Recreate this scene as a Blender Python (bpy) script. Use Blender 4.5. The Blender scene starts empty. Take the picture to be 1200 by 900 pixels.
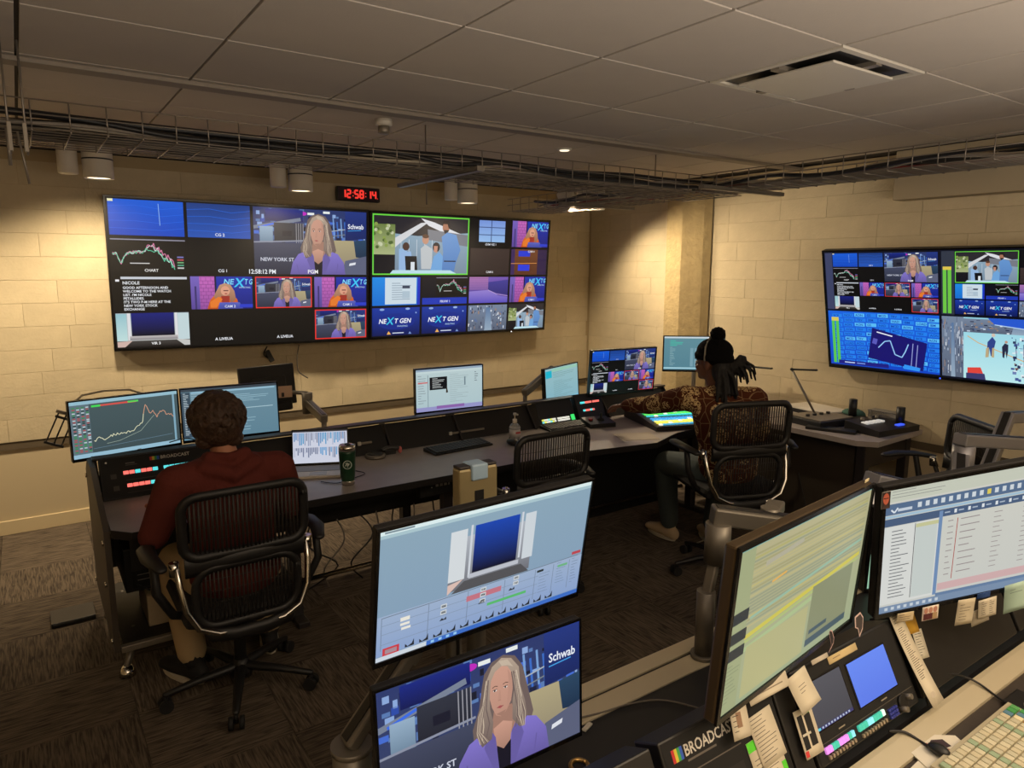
import bpy, bmesh, math, random
from mathutils import Vector, Matrix
random.seed(7)
PI = math.pi
scene = bpy.context.scene
C = bpy.context.collection
R = math.radians

# ------------------------------------------------------------------ camera, world, lights, exposure
EYE = 1.84
cam = bpy.data.objects.new('camera', bpy.data.cameras.new('camera'))
C.objects.link(cam)
cam.data.sensor_fit = 'HORIZONTAL'
cam.data.sensor_width = 36.0
cam.data.lens = 36.0 * 823.4 / 1200.0
cam.data.clip_start = 0.05
cam.matrix_world = Matrix(((0.821, 0.090, -0.564, 0.0), (-0.571, 0.133, -0.810, 0.0), (0.002, 0.987, 0.161, EYE), (0, 0, 0, 1)))
_q = cam.matrix_world.to_quaternion()
cam.rotation_mode = 'QUATERNION'
cam.location = (0, 0, EYE)
cam.rotation_quaternion = _q
scene.camera = cam

scene.view_settings.view_transform = 'Standard'
scene.view_settings.look = 'None'
scene.view_settings.gamma = 1.0
scene.view_settings.use_curve_mapping = False
scene.view_settings.exposure = 0.0

world = bpy.data.worlds.new('world'); scene.world = world
world.use_nodes = True
world.node_tree.nodes['Background'].inputs[0].default_value = (1.0, 0.82, 0.62, 1)
world.node_tree.nodes['Background'].inputs[1].default_value = 0.03

WARM = (1.0, 0.79, 0.52)
def lamp_spot(name, loc, target, energy, angle=80, blend=0.6, size=0.05, col=WARM):
    l = bpy.data.lights.new(name, 'SPOT'); l.energy = energy; l.color = col
    l.spot_size = R(angle); l.spot_blend = blend; l.shadow_soft_size = size
    o = bpy.data.objects.new(name, l); C.objects.link(o); o.location = loc
    o.rotation_euler = (Vector(target) - Vector(loc)).to_track_quat('-Z', 'Y').to_euler()
    return o
def lamp_area(name, loc, target, energy, sx, sy, col=WARM):
    l = bpy.data.lights.new(name, 'AREA'); l.energy = energy; l.color = col
    l.shape = 'RECTANGLE'; l.size = sx; l.size_y = sy
    o = bpy.data.objects.new(name, l); C.objects.link(o); o.location = loc
    o.rotation_euler = (Vector(target) - Vector(loc)).to_track_quat('-Z', 'Y').to_euler()
    return o
# wall washers (their cans are built further down)
WASH = [(-0.85, 5.12), (0.47, 5.18), (1.73, 5.15), (3.19, 5.25)]
lamp_spot('wall_washer_light', (4.50, 5.10, 2.375), (4.9, 4.2, 0.4), 95, 140, 0.9, 0.05)
for x, y in WASH:
    lamp_spot('wall_washer_light', (x, y, 2.375), (x + 0.05, 5.95, 0.3), 105, 135, 0.85, 0.06)
lamp_spot('corner_light', (3.87, 4.72, 2.33), (5.0, 3.3, 1.0), 165, 115, 0.6, 0.05)
lamp_area('ceiling_fill_light', (1.4, -1.2, 1.5), (1.4, -1.2, 3), 225, 4.0, 2.0, (1.0, 0.88, 0.76))  # added up-facing area lamp out of view, only brightens the ceiling
lamp_area('ambient_fill_light', (1.0, -1.2, 2.58), (1.0, -1.2, 0), 30, 3.0, 1.6)  # added soft area lamp for ambient fill, no fixture belongs to it
lamp_spot('desk_light', (2.1, -0.35, 2.58), (1.75, 0.62, 0.75), 44, 75, 0.8, 0.08, (1.0, 0.78, 0.5))

# ------------------------------------------------------------------ materials
def lin(c):
    return tuple(((v / 255) / 12.92 if v / 255 <= 0.04045 else ((v / 255 + 0.055) / 1.055) ** 2.4) for v in c[:3])
_m = {}
def mat(name, rgb, rough=0.5, metal=0.0, bump=0.0, bscale=40, var=0.0, vscale=6, spec=0.5, emit=0.0, alpha=1.0, trans=0.0):
    if name in _m: return _m[name]
    m = bpy.data.materials.new(name); m.use_nodes = True
    nt = m.node_tree; b = nt.nodes['Principled BSDF']
    col = lin(rgb) + (1,)
    b.inputs['Base Color'].default_value = col
    b.inputs['Roughness'].default_value = rough
    b.inputs['Metallic'].default_value = metal
    b.inputs['Specular IOR Level'].default_value = spec
    if trans: b.inputs['Transmission Weight'].default_value = trans
    if emit:
        b.inputs['Emission Color'].default_value = col; b.inputs['Emission Strength'].default_value = emit
    tc = nt.nodes.new('ShaderNodeTexCoord')
    if var:
        n = nt.nodes.new('ShaderNodeTexNoise'); n.inputs['Scale'].default_value = vscale; n.inputs['Detail'].default_value = 5
        r = nt.nodes.new('ShaderNodeMapRange'); r.inputs[1].default_value = .3; r.inputs[2].default_value = .7
        r.inputs[3].default_value = 1 - var; r.inputs[4].default_value = 1 + var
        h = nt.nodes.new('ShaderNodeHueSaturation'); h.inputs['Color'].default_value = col
        nt.links.new(tc.outputs['Object'], n.inputs['Vector']); nt.links.new(n.outputs[0], r.inputs[0])
        nt.links.new(r.outputs[0], h.inputs['Value']); nt.links.new(h.outputs[0], b.inputs['Base Color'])
    if bump:
        n2 = nt.nodes.new('ShaderNodeTexNoise'); n2.inputs['Scale'].default_value = bscale; n2.inputs['Detail'].default_value = 4
        bp = nt.nodes.new('ShaderNodeBump'); bp.inputs['Strength'].default_value = bump; bp.inputs['Distance'].default_value = 0.01
        nt.links.new(tc.outputs['Object'], n2.inputs['Vector']); nt.links.new(n2.outputs[0], bp.inputs['Height'])
        nt.links.new(bp.outputs[0], b.inputs['Normal'])
    _m[name] = m
    return m

def screen_mat():
    if 'screen' in _m: return _m['screen']
    m = bpy.data.materials.new('lit_display'); m.use_nodes = True
    nt = m.node_tree; b = nt.nodes['Principled BSDF']
    a = nt.nodes.new('ShaderNodeAttribute'); a.attribute_name = 'Col'
    b.inputs['Base Color'].default_value = (0.01, 0.01, 0.01, 1); b.inputs['Roughness'].default_value = 0.35
    b.inputs['Specular IOR Level'].default_value = 0.25
    nt.links.new(a.outputs['Color'], b.inputs['Emission Color']); b.inputs['Emission Strength'].default_value = 0.95
    _m['screen'] = m
    return m

def print_mat():
    if 'print' in _m: return _m['print']
    m = bpy.data.materials.new('printed_paper'); m.use_nodes = True
    nt = m.node_tree; b = nt.nodes['Principled BSDF']
    a = nt.nodes.new('ShaderNodeAttribute'); a.attribute_name = 'Col'
    b.inputs['Roughness'].default_value = 0.75
    nt.links.new(a.outputs['Color'], b.inputs['Base Color'])
    _m['print'] = m
    return m

def block_mat():
    if 'block' in _m: return _m['block']
    m = mat('block_paint', (196, 182, 152), 0.85, bump=0.25, bscale=60, var=0.06, vscale=9)
    nt = m.node_tree; b = nt.nodes['Principled BSDF']
    src = b.inputs['Base Color'].links[0].from_socket
    oi = nt.nodes.new('ShaderNodeObjectInfo')
    r = nt.nodes.new('ShaderNodeMapRange'); r.inputs[3].default_value = 0.94; r.inputs[4].default_value = 1.04
    h = nt.nodes.new('ShaderNodeHueSaturation')
    nt.links.new(oi.outputs['Random'], r.inputs[0]); nt.links.new(r.outputs[0], h.inputs['Value'])
    nt.links.new(src, h.inputs['Color']); nt.links.new(h.outputs[0], b.inputs['Base Color'])
    _m['block'] = m
    return m

def carpet_mat():
    m = bpy.data.materials.new('carpet_streaked'); m.use_nodes = True
    nt = m.node_tree; b = nt.nodes['Principled BSDF']; b.inputs['Roughness'].default_value = 0.95
    b.inputs['Specular IOR Level'].default_value = 0.1
    tc = nt.nodes.new('ShaderNodeTexCoord'); mp = nt.nodes.new('ShaderNodeMapping')
    mp.inputs['Rotation'].default_value = (0, 0, R(38)); mp.inputs['Scale'].default_value = (9, 120, 9)
    oi = nt.nodes.new('ShaderNodeObjectInfo')
    ad = nt.nodes.new('ShaderNodeVectorMath'); ad.operation = 'ADD'
    n = nt.nodes.new('ShaderNodeTexNoise'); n.inputs['Scale'].default_value = 1.0; n.inputs['Detail'].default_value = 3
    n.inputs['Distortion'].default_value = 0.6
    nt.links.new(tc.outputs['Object'], ad.inputs[0]); nt.links.new(oi.outputs['Location'], ad.inputs[1])
    nt.links.new(tc.outputs['Object'], mp.inputs['Vector']); nt.links.new(mp.outputs[0], n.inputs['Vector'])
    r = nt.nodes.new('ShaderNodeValToRGB')
    e = r.color_ramp.elements
    e[0].position = .34; e[0].color = lin((58, 51, 45)) + (1,)
    e[1].position = .62; e[1].color = lin((102, 91, 78)) + (1,)
    mr = nt.nodes.new('ShaderNodeMapRange'); mr.inputs[3].default_value = 0.75; mr.inputs[4].default_value = 1.15
    h = nt.nodes.new('ShaderNodeHueSaturation')
    nt.links.new(n.outputs[0], r.inputs[0]); nt.links.new(r.outputs[0], h.inputs['Color'])
    nt.links.new(oi.outputs['Random'], mr.inputs[0]); nt.links.new(mr.outputs[0], h.inputs['Value'])
    nt.links.new(h.outputs[0], b.inputs['Base Color'])
    bp = nt.nodes.new('ShaderNodeBump'); bp.inputs['Strength'].default_value = 0.5; bp.inputs['Distance'].default_value = 0.005
    nt.links.new(n.outputs[0], bp.inputs['Height']); nt.links.new(bp.outputs[0], b.inputs['Normal'])
    return m

def mesh_fabric(name, rgb):
    return mat(name, rgb, 0.6, bump=0.3, bscale=300)

def sweater_mat():
    m = bpy.data.materials.new('patterned_knit'); m.use_nodes = True
    nt = m.node_tree; b = nt.nodes['Principled BSDF']; b.inputs['Roughness'].default_value = 0.95
    b.inputs['Specular IOR Level'].default_value = 0.1
    tc = nt.nodes.new('ShaderNodeTexCoord')
    v = nt.nodes.new('ShaderNodeTexVoronoi'); v.inputs['Scale'].default_value = 8.0; v.inputs['Randomness'].default_value = 0.25
    n = nt.nodes.new('ShaderNodeTexNoise'); n.inputs['Scale'].default_value = 62; n.inputs['Detail'].default_value = 1
    n.inputs['Distortion'].default_value = 1.5
    l1 = nt.nodes.new('ShaderNodeMath'); l1.operation = 'LESS_THAN'; l1.inputs[1].default_value = 0.50
    l2 = nt.nodes.new('ShaderNodeMath'); l2.operation = 'GREATER_THAN'; l2.inputs[1].default_value = 0.51
    mu = nt.nodes.new('ShaderNodeMath'); mu.operation = 'MULTIPLY'
    ve = nt.nodes.new('ShaderNodeTexVoronoi'); ve.feature = 'DISTANCE_TO_EDGE'; ve.inputs['Scale'].default_value = 8.0
    ve.inputs['Randomness'].default_value = 0.25
    l3 = nt.nodes.new('ShaderNodeMath'); l3.operation = 'LESS_THAN'; l3.inputs[1].default_value = 0.013
    l4 = nt.nodes.new('ShaderNodeMath'); l4.operation = 'MULTIPLY'; l4.inputs[1].default_value = 0.35
    mx = nt.nodes.new('ShaderNodeMath'); mx.operation = 'MAXIMUM'
    mix = nt.nodes.new('ShaderNodeMix'); mix.data_type = 'RGBA'
    mix.inputs[6].default_value = lin((82, 44, 30)) + (1,); mix.inputs[7].default_value = lin((205, 178, 128)) + (1,)
    for t in (v, n, ve): nt.links.new(tc.outputs['Object'], t.inputs['Vector'])
    nt.links.new(v.outputs['Distance'], l1.inputs[0]); nt.links.new(n.outputs[0], l2.inputs[0])
    nt.links.new(l1.outputs[0], mu.inputs[0]); nt.links.new(l2.outputs[0], mu.inputs[1])
    nt.links.new(ve.outputs['Distance'], l3.inputs[0]); nt.links.new(l3.outputs[0], l4.inputs[0])
    nt.links.new(mu.outputs[0], mx.inputs[0]); nt.links.new(l4.outputs[0], mx.inputs[1])
    nt.links.new(mx.outputs[0], mix.inputs[0]); nt.links.new(mix.outputs[2], b.inputs['Base Color'])
    return m

BLACK = mat('black_plastic', (26, 25, 25), 0.45)
GLOSS = mat('gloss_black_bezel', (16, 15, 15), 0.25)
DARK = mat('dark_laminate', (44, 40, 40), 0.42, bump=0.03, bscale=200)
TOP = mat('dark_grey_worktop', (156, 147, 142), 0.36, var=0.06, vscale=12)
ALU = mat('brushed_aluminium', (124, 118, 108), 0.45, 0.55, var=0.04)
ALUD = mat('grey_painted_metal', (138, 130, 118), 0.45, 0.5)
CHROME = mat('polished_chrome', (215, 210, 200), 0.18, 1.0)
CREAM = mat('cream_paint', (198, 182, 150), 0.8, bump=0.03, bscale=80)
WHITEP = mat('warm_white_plastic', (205, 198, 184), 0.5)
PAPER = mat('white_paper', (222, 214, 196), 0.8)
WIRE = mat('galvanised_wire', (140, 132, 122), 0.45, 0.7)
RUBBER = mat('black_rubber', (20, 20, 20), 0.7)

# ------------------------------------------------------------------ mesh collector
class MB:
    def __init__(s): s.v = []; s.f = []; s.sm = []
    def add(s, vs, fs, smooth=False):
        o = len(s.v); s.v += [tuple(v) for v in vs]; s.f += [tuple(i + o for i in f) for f in fs]; s.sm += [smooth] * len(fs)
        return s
    def box(s, x0, y0, z0, x1, y1, z1, bev=0.0, M=None):
        if bev <= 0:
            vs = [(x, y, z) for z in (z0, z1) for y in (y0, y1) for x in (x0, x1)]
            fs = [(0, 2, 3, 1), (4, 5, 7, 6), (0, 1, 5, 4), (2, 6, 7, 3), (0, 4, 6, 2), (1, 3, 7, 5)]
        else:
            bm = bmesh.new(); bmesh.ops.create_cube(bm, size=1)
            for v in bm.verts:
                v.co = Vector(((x0 + x1) / 2 + v.co.x * (x1 - x0), (y0 + y1) / 2 + v.co.y * (y1 - y0), (z0 + z1) / 2 + v.co.z * (z1 - z0)))
            b = min(bev, abs(x1 - x0) * .49, abs(y1 - y0) * .49, abs(z1 - z0) * .49)
            bmesh.ops.bevel(bm, geom=bm.edges[:], offset=b, segments=2, affect='EDGES', profile=0.5)
            bm.verts.index_update()
            vs = [v.co.copy() for v in bm.verts]; fs = [tuple(v.index for v in f.verts) for f in bm.faces]; bm.free()
        if M is not None: vs = [M @ Vector(v) for v in vs]
        return s.add(vs, fs)
    def prism(s, pts, z0, z1, M=None):
        n = len(pts)
        vs = [(p[0], p[1], z0) for p in pts] + [(p[0], p[1], z1) for p in pts]
        fs = [tuple(range(n))[::-1], tuple(range(n, 2 * n))] + [(i, (i + 1) % n, (i + 1) % n + n, i + n) for i in range(n)]
        if M is not None: vs = [M @ Vector(v) for v in vs]
        return s.add(vs, fs)
    def prof(s, yz, x0, x1):      # profile in y,z extruded along x
        n = len(yz)
        vs = [(x0, p[0], p[1]) for p in yz] + [(x1, p[0], p[1]) for p in yz]
        fs = [tuple(range(n)), tuple(range(n, 2 * n))[::-1]] + [((i + 1) % n, i, i + n, (i + 1) % n + n) for i in range(n)]
        return s.add(vs, fs)
    def loft(s, pts, rad, seg=10, side=None, cap=True, smooth=True):
        """tube through pts; rad = r or (r_side, r_other) per point; side fixes the first axis"""
        pts = [Vector(p) for p in pts]; n = len(pts)
        if not isinstance(rad, (list,)): rad = [rad] * n
        rad = [(r, r) if not isinstance(r, tuple) else r for r in rad]
        P = []; Rr = []
        # round caps
        def tan(i):
            a = pts[max(i - 1, 0)]; b = pts[min(i + 1, n - 1)]
            t = (b - a); return t.normalized() if t.length > 1e-9 else Vector((0, 0, 1))
        T = [tan(i) for i in range(n)]
        rows = []
        if cap:
            for k in (0.25, 0.7):
                a = math.acos(k) ; rows.append((pts[0] - T[0] * (math.sin(a) * max(rad[0]) * .8), T[0], (rad[0][0] * k, rad[0][1] * k)))
        for i in range(n): rows.append((pts[i], T[i], rad[i]))
        if cap:
            for k in (0.7, 0.25):
                a = math.acos(k); rows.append((pts[-1] + T[-1] * (math.sin(a) * max(rad[-1]) * .8), T[-1], (rad[-1][0] * k, rad[-1][1] * k)))
        vs = []; up = None
        for (p, t, r) in rows:
            if side is not None:
                u = Vector(side) - t * Vector(side).dot(t)
            else:
                if up is None:
                    up = Vector((0, 0, 1)) if abs(t.z) < .9 else Vector((1, 0, 0))
                u = up - t * up.dot(t)
            if u.length < 1e-6: u = t.orthogonal()
            u.normalize(); up = u if side is None else up
            w = t.cross(u)
            for k in range(seg):
                a = 2 * PI * k / seg
                vs.append(p + u * (math.cos(a) * r[0]) + w * (math.sin(a) * r[1]))
        m = len(rows); fs = []
        for i in range(m - 1):
            for k in range(seg):
                k2 = (k + 1) % seg
                fs.append((i * seg + k, i * seg + k2, (i + 1) * seg + k2, (i + 1) * seg + k))
        fs.append(tuple(range(seg))[::-1]); fs.append(tuple((m - 1) * seg + k for k in range(seg)))
        return s.add(vs, fs, smooth)
    def cyl(s, p0, p1, r0, r1=None, seg=16, smooth=True):
        r1 = r0 if r1 is None else r1
        p0 = Vector(p0); p1 = Vector(p1); t = (p1 - p0).normalized(); u = t.orthogonal().normalized(); w = t.cross(u)
        vs = []
        for p, r in ((p0, r0), (p1, r1)):
            for k in range(seg):
                a = 2 * PI * k / seg; vs.append(p + u * math.cos(a) * r + w * math.sin(a) * r)
        fs = [(k, (k + 1) % seg, (k + 1) % seg + seg, k + seg) for k in range(seg)]
        s.add(vs, fs, smooth)
        o = len(s.v) - 2 * seg
        s.f += [tuple(range(o, o + seg))[::-1], tuple(range(o + seg, o + 2 * seg))]; s.sm += [False, False]
        return s
    def lathe(s, prof, seg=20, c=(0, 0, 0)):
        vs = []
        for r, z in prof:
            for k in range(seg):
                a = 2 * PI * k / seg; vs.append((c[0] + r * math.cos(a), c[1] + r * math.sin(a), c[2] + z))
        fs = []
        for i in range(len(prof) - 1):
            for k in range(seg):
                k2 = (k + 1) % seg; fs.append((i * seg + k, i * seg + k2, (i + 1) * seg + k2, (i + 1) * seg + k))
        fs.append(tuple(range(seg))[::-1]); fs.append(tuple((len(prof) - 1) * seg + k for k in range(seg)))
        return s.add(vs, fs, True)
    def ell(s, c, r, seg=16, rings=10, M=None):
        vs = []; fs = []
        for i in range(rings + 1):
            th = PI * (i + .001) / (rings + .002)
            for k in range(seg):
                a = 2 * PI * k / seg
                vs.append(Vector((c[0] + r[0] * math.sin(th) * math.cos(a), c[1] + r[1] * math.sin(th) * math.sin(a), c[2] - r[2] * math.cos(th))))
        for i in range(rings):
            for k in range(seg):
                k2 = (k + 1) % seg; fs.append((i * seg + k, i * seg + k2, (i + 1) * seg + k2, (i + 1) * seg + k))
        fs.append(tuple(range(seg))[::-1]); fs.append(tuple(rings * seg + k for k in range(seg)))
        if M is not None: vs = [M @ v for v in vs]
        return s.add(vs, fs, True)
    def mesh(s, name, m):
        me = bpy.data.meshes.new(name); me.from_pydata(s.v, [], s.f); me.polygons.foreach_set('use_smooth', s.sm)
        me.materials.append(m); me.update(); return me

def link(name, data, parent=None, loc=None, rot=None):
    o = bpy.data.objects.new(name, data); C.objects.link(o)
    if parent is not None: o.parent = parent
    if loc is not None: o.location = loc
    if rot is not None: o.rotation_euler = rot
    return o
def part(name, mb, m, parent, label=None, loc=None, rot=None):
    o = link(name, mb.mesh(name, m), parent, loc, rot)
    if label: o['label'] = label
    return o
def tag(o, label, cat, group=None):
    o['label'] = label; o['category'] = cat
    if group: o['group'] = group
    return o
def thing(name, label, cat, loc=(0, 0, 0), rotz=0.0, group=None, rot=None):
    o = bpy.data.objects.new(name, None); C.objects.link(o); o.location = loc
    o.rotation_euler = rot if rot else (0, 0, rotz); o.empty_display_size = 0.1
    return tag(o, label, cat, group)
def single(name, mb, m, label, cat, loc=None, rot=None, group=None):
    return tag(link(name, mb.mesh(name, m), None, loc, rot), label, cat, group)
def struct(name, mb, m):
    o = link(name, mb.mesh(name, m)); o['kind'] = 'structure'; return o
def dup(root, loc, rotz, label, group=None):
    r = root.copy(); C.objects.link(r); r.location = loc; r.rotation_euler = (0, 0, rotz); r['label'] = label
    if group: r['group'] = group
    for ch in root.children:
        c = ch.copy(); C.objects.link(c); c.parent = r
        for g in ch.children:
            d = g.copy(); C.objects.link(d); d.parent = c
    return r
def remeshed(name, mb, m, parent, vox=0.008, smooth=4, label=None):
    o = link(name, mb.mesh(name, m))
    r = o.modifiers.new('r', 'REMESH'); r.mode = 'VOXEL'; r.voxel_size = vox; r.use_smooth_shade = True
    s = o.modifiers.new('s', 'SMOOTH'); s.iterations = smooth; s.factor = 0.5
    dg = bpy.context.evaluated_depsgraph_get(); ev = o.evaluated_get(dg)
    me = bpy.data.meshes.new_from_object(ev); o.modifiers.clear(); o.data = me
    me.polygons.foreach_set('use_smooth', [True] * len(me.polygons))
    o.parent = parent
    if label: o['label'] = label
    return o

# ------------------------------------------------------------------ flat picture painter (coloured faces, real text outlines)
_font = {}
def glyphs(txt, bold):
    k = (txt, bold)
    if k in _font: return _font[k]
    cu = bpy.data.curves.new('t', 'FONT'); cu.body = txt; cu.resolution_u = 2
    if bold: cu.offset = 0.018
    o = bpy.data.objects.new('t', cu); C.objects.link(o)
    dg = bpy.context.evaluated_depsgraph_get()
    me = bpy.data.meshes.new_from_object(o.evaluated_get(dg))
    v = [(p.co.x, p.co.y) for p in me.vertices]; f = [tuple(q.vertices) for q in me.polygons]
    bpy.data.objects.remove(o); bpy.data.curves.remove(cu); bpy.data.meshes.remove(me)
    w = max([p[0] for p in v] or [1]); _font[k] = (v, f, w)
    return _font[k]

class Scr:
    """paints in a 0..1 box, y down; layers stack forward by LAY"""
    LAY = 0.00003
    def __init__(s, W, H): s.W = W; s.H = H; s.v = []; s.f = []; s.c = []; s.box = (0, 0, 1, 1); s.z = 0
    def sub(s, x0, y0, x1, y1):
        n = Scr(s.W, s.H); n.v, n.f, n.c = s.v, s.f, s.c; b = s.box
        n.box = (b[0] + x0 * (b[2] - b[0]), b[1] + y0 * (b[3] - b[1]), b[0] + x1 * (b[2] - b[0]), b[1] + y1 * (b[3] - b[1])); n.z = s.z + 1
        return n
    def asp(s): return (s.box[2] - s.box[0]) * s.W / ((s.box[3] - s.box[1]) * s.H)
    def P(s, x, y):
        b = s.box; u = b[0] + x * (b[2] - b[0]); v = b[1] + y * (b[3] - b[1])
        return ((u - .5) * s.W, -s.z * s.LAY, (.5 - v) * s.H)
    def poly(s, pts, c, c2=None, clip=True):
        if clip: pts = [(min(max(x, 0), 1), min(max(y, 0), 1)) for x, y in pts]
        s.z += 1; o = len(s.v); s.v += [s.P(*p) for p in pts]
        # y is down so flip to face -Y
        ar = sum(pts[i][0] * pts[(i + 1) % len(pts)][1] - pts[(i + 1) % len(pts)][0] * pts[i][1] for i in range(len(pts)))
        idx = list(range(o, o + len(pts)))
        if ar > 0: idx = idx[::-1]
        s.f.append(tuple(idx)); a = lin(c)
        if c2 is None: s.c += [a] * len(idx)
        else:
            b = lin(c2); ys = [p[1] for p in pts]; y0, y1 = min(ys), max(ys)
            for i in idx:
                t = (pts[i - o][1] - y0) / max(y1 - y0, 1e-6); s.c.append(tuple(a[k] * (1 - t) + b[k] * t for k in range(3)))
    def rect(s, x0, y0, x1, y1, c, c2=None): s.poly([(x0, y0), (x1, y0), (x1, y1), (x0, y1)], c, c2)
    def rects(s, L):
        z = s.z
        for r in L: s.z = z; s.rect(*r)
    def frame(s, c, t=.02):
        a = s.asp(); ty = t * a
        s.rects([(0, 0, 1, ty, c), (0, 1 - ty, 1, 1, c), (0, ty, t, 1 - ty, c), (1 - t, ty, 1, 1 - ty, c)])
    def ell(s, cx, cy, rx, ry, c, c2=None, n=14): s.poly([(cx + rx * math.cos(2 * PI * k / n), cy + ry * math.sin(2 * PI * k / n)) for k in range(n)], c, c2)
    def line(s, pts, w, c):
        a = s.asp(); z = s.z
        for (x0, y0), (x1, y1) in zip(pts, pts[1:]):
            s.z = z; dx, dy = (x1 - x0) * a, (y1 - y0); l = math.hypot(dx, dy) or 1; nx, ny = -dy / l * w / 2 / a, dx / l * w / 2
            s.poly([(x0 + nx, y0 + ny), (x1 + nx, y1 + ny), (x1 - nx, y1 - ny), (x0 - nx, y0 - ny)], c)
    def text(s, t, x, y, h, c, bold=False, maxw=None, center=False, slant=0.0):
        v, f, w = glyphs(t, bold); a = s.asp(); k = h / 0.72; kx = k / a
        if maxw and w * kx > maxw: kx = maxw / w
        if center: x -= w * kx / 2
        s.z += 1; o = len(s.v); s.v += [s.P(x + (p[0] + slant * p[1]) * kx, y - p[1] * k) for p in v]
        cl = lin(c)
        for q in f: s.f.append(tuple(i + o for i in q)); s.c += [cl] * len(q)
    def rows(s, x0, y0, x1, y1, n, c, h=.35, lo=.3, hi=1.0, seed=1):
        rr = random.Random(seed); z = s.z; st = (y1 - y0) / n
        for i in range(n):
            s.z = z; y = y0 + st * i; w = (x1 - x0) * rr.uniform(lo, hi); s.rect(x0, y, x0 + w, y + st * h, c)
    def build(s, name, parent, m, loc=(0, 0, 0), label=None):
        me = bpy.data.meshes.new(name); me.from_pydata(s.v, [], s.f)
        at = me.color_attributes.new('Col', 'FLOAT_COLOR', 'CORNER')
        fl = []
        for c in s.c: fl += [c[0], c[1], c[2], 1.0]
        at.data.foreach_set('color', fl); me.materials.append(m)
        o = link(name, me, parent, loc)
        if label: o['label'] = label
        return o
# ------------------------------------------------------------------ pictures shown on the screens
def woman(s, skin=(206, 156, 136), jacket=(134, 120, 208), hair=(112, 96, 92), hair2=(182, 162, 144), inner=(24, 22, 36)):
    """head-and-shoulders presenter in a 0..1 box, face turned a little to the left"""
    jd = tuple(int(v * .78) for v in jacket); sd = tuple(int(v * .80) for v in skin); sm = tuple(int(v * .92) for v in skin)
    s.poly([(.32, .12), (.40, .04), (.52, .01), (.64, .05), (.72, .16), (.76, .32), (.80, .48), (.83, .60), (.78, .72), (.66, .70), (.58, .62), (.40, .64), (.30, .74), (.20, .70), (.19, .56), (.26, .40), (.29, .24)], hair)
    s.poly([(.41, .46), (.60, .46), (.66, .72), (.36, .72)], sd)
    s.poly([(.0, 1), (.05, .80), (.15, .67), (.34, .60), (.42, .72), (.5, .86), (.58, .72), (.68, .60), (.86, .66), (.97, .80), (1, 1)], jacket, jd)
    s.poly([(.40, .62), (.5, .58), (.60, .62), (.57, .80), (.53, .86), (.46, .86), (.42, .78)], skin, sd)
    s.poly([(.43, .78), (.50, .83), (.58, .77), (.57, 1), (.44, 1)], inner)
    s.poly([(.36, .60), (.42, .70), (.45, 1), (.40, 1), (.30, .76)], jd); s.poly([(.66, .60), (.59, .70), (.57, 1), (.62, 1), (.72, .76)], jd)
    s.line([(.12, .84), (.16, 1)], .012, jd); s.line([(.86, .82), (.83, 1)], .012, jd)
    s.poly([(.37, .20), (.40, .13), (.48, .09), (.56, .11), (.605, .19), (.61, .32), (.59, .42), (.54, .50), (.48, .535), (.43, .51), (.39, .43), (.365, .33)], skin, sm)
    s.poly([(.56, .14), (.605, .22), (.61, .33), (.59, .43), (.54, .50), (.55, .40), (.57, .28)], sm); s.poly([(.43, .50), (.54, .49), (.49, .535)], sd)
    s.poly([(.33, .34), (.34, .18), (.40, .08), (.50, .03), (.60, .06), (.68, .16), (.69, .32), (.74, .48), (.76, .62), (.68, .70), (.60, .60), (.605, .44), (.63, .32), (.61, .20), (.56, .12), (.50, .10), (.43, .13), (.385, .20), (.37, .32), (.37, .44), (.40, .56), (.38, .70), (.28, .74), (.22, .62), (.27, .48)], hair2, hair)
    for k, (x0, x1, x2) in enumerate(((.62, .67, .72), (.65, .70, .68), (.60, .64, .66), (.34, .29, .30), (.36, .33, .36), (.32, .26, .25))):
        s.line([(x0, .18), (x1, .42), (x2, .56), (x1 - .01, .68)], .010, (hair, (206, 188, 168), hair, (200, 182, 160), hair, hair)[k])
    s.poly([(.47, .05), (.56, .06), (.62, .14), (.56, .11), (.50, .10)], (198, 180, 160));     pass
    for q in range(9):
        t_ = q / 8; s.line([(.345 - .02 * t_, .22 + .1 * t_), (.30 - .05 * t_, .46), (.27 - .04 * t_, .60), (.36 - .10 * t_, .71)], .005, (hair, (158, 138, 124), (204, 186, 164))[q % 3]); s.z -= 1
        s.line([(.63 + .03 * t_, .18 + .1 * t_), (.66 + .04 * t_, .44), (.64 + .10 * t_, .58), (.70 + .03 * t_, .70)], .005, ((158, 138, 124), hair, (204, 186, 164))[q % 3]); s.z -= 1
    s.z += 3
    for ex in (.425, .535):
        s.ell(ex, .292, .020, .010, (226, 214, 206), n=8); s.ell(ex - .003, .292, .009, .010, (58, 44, 46), n=8)
        s.line([(ex - .028, .262), (ex, .252), (ex + .028, .262)], .007, (104, 78, 66)); s.line([(ex - .024, .284), (ex + .022, .283)], .005, (70, 50, 48))
    s.poly([(.466, .30), (.480, .30), (.486, .375), (.470, .392), (.452, .380)], sm); s.line([(.452, .388), (.484, .388)], .005, sd)
    s.poly([(.438, .445), (.47, .433), (.508, .445), (.475, .462)], (178, 96, 94)); s.line([(.438, .446), (.508, .446)], .004, (120, 60, 60))

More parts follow.
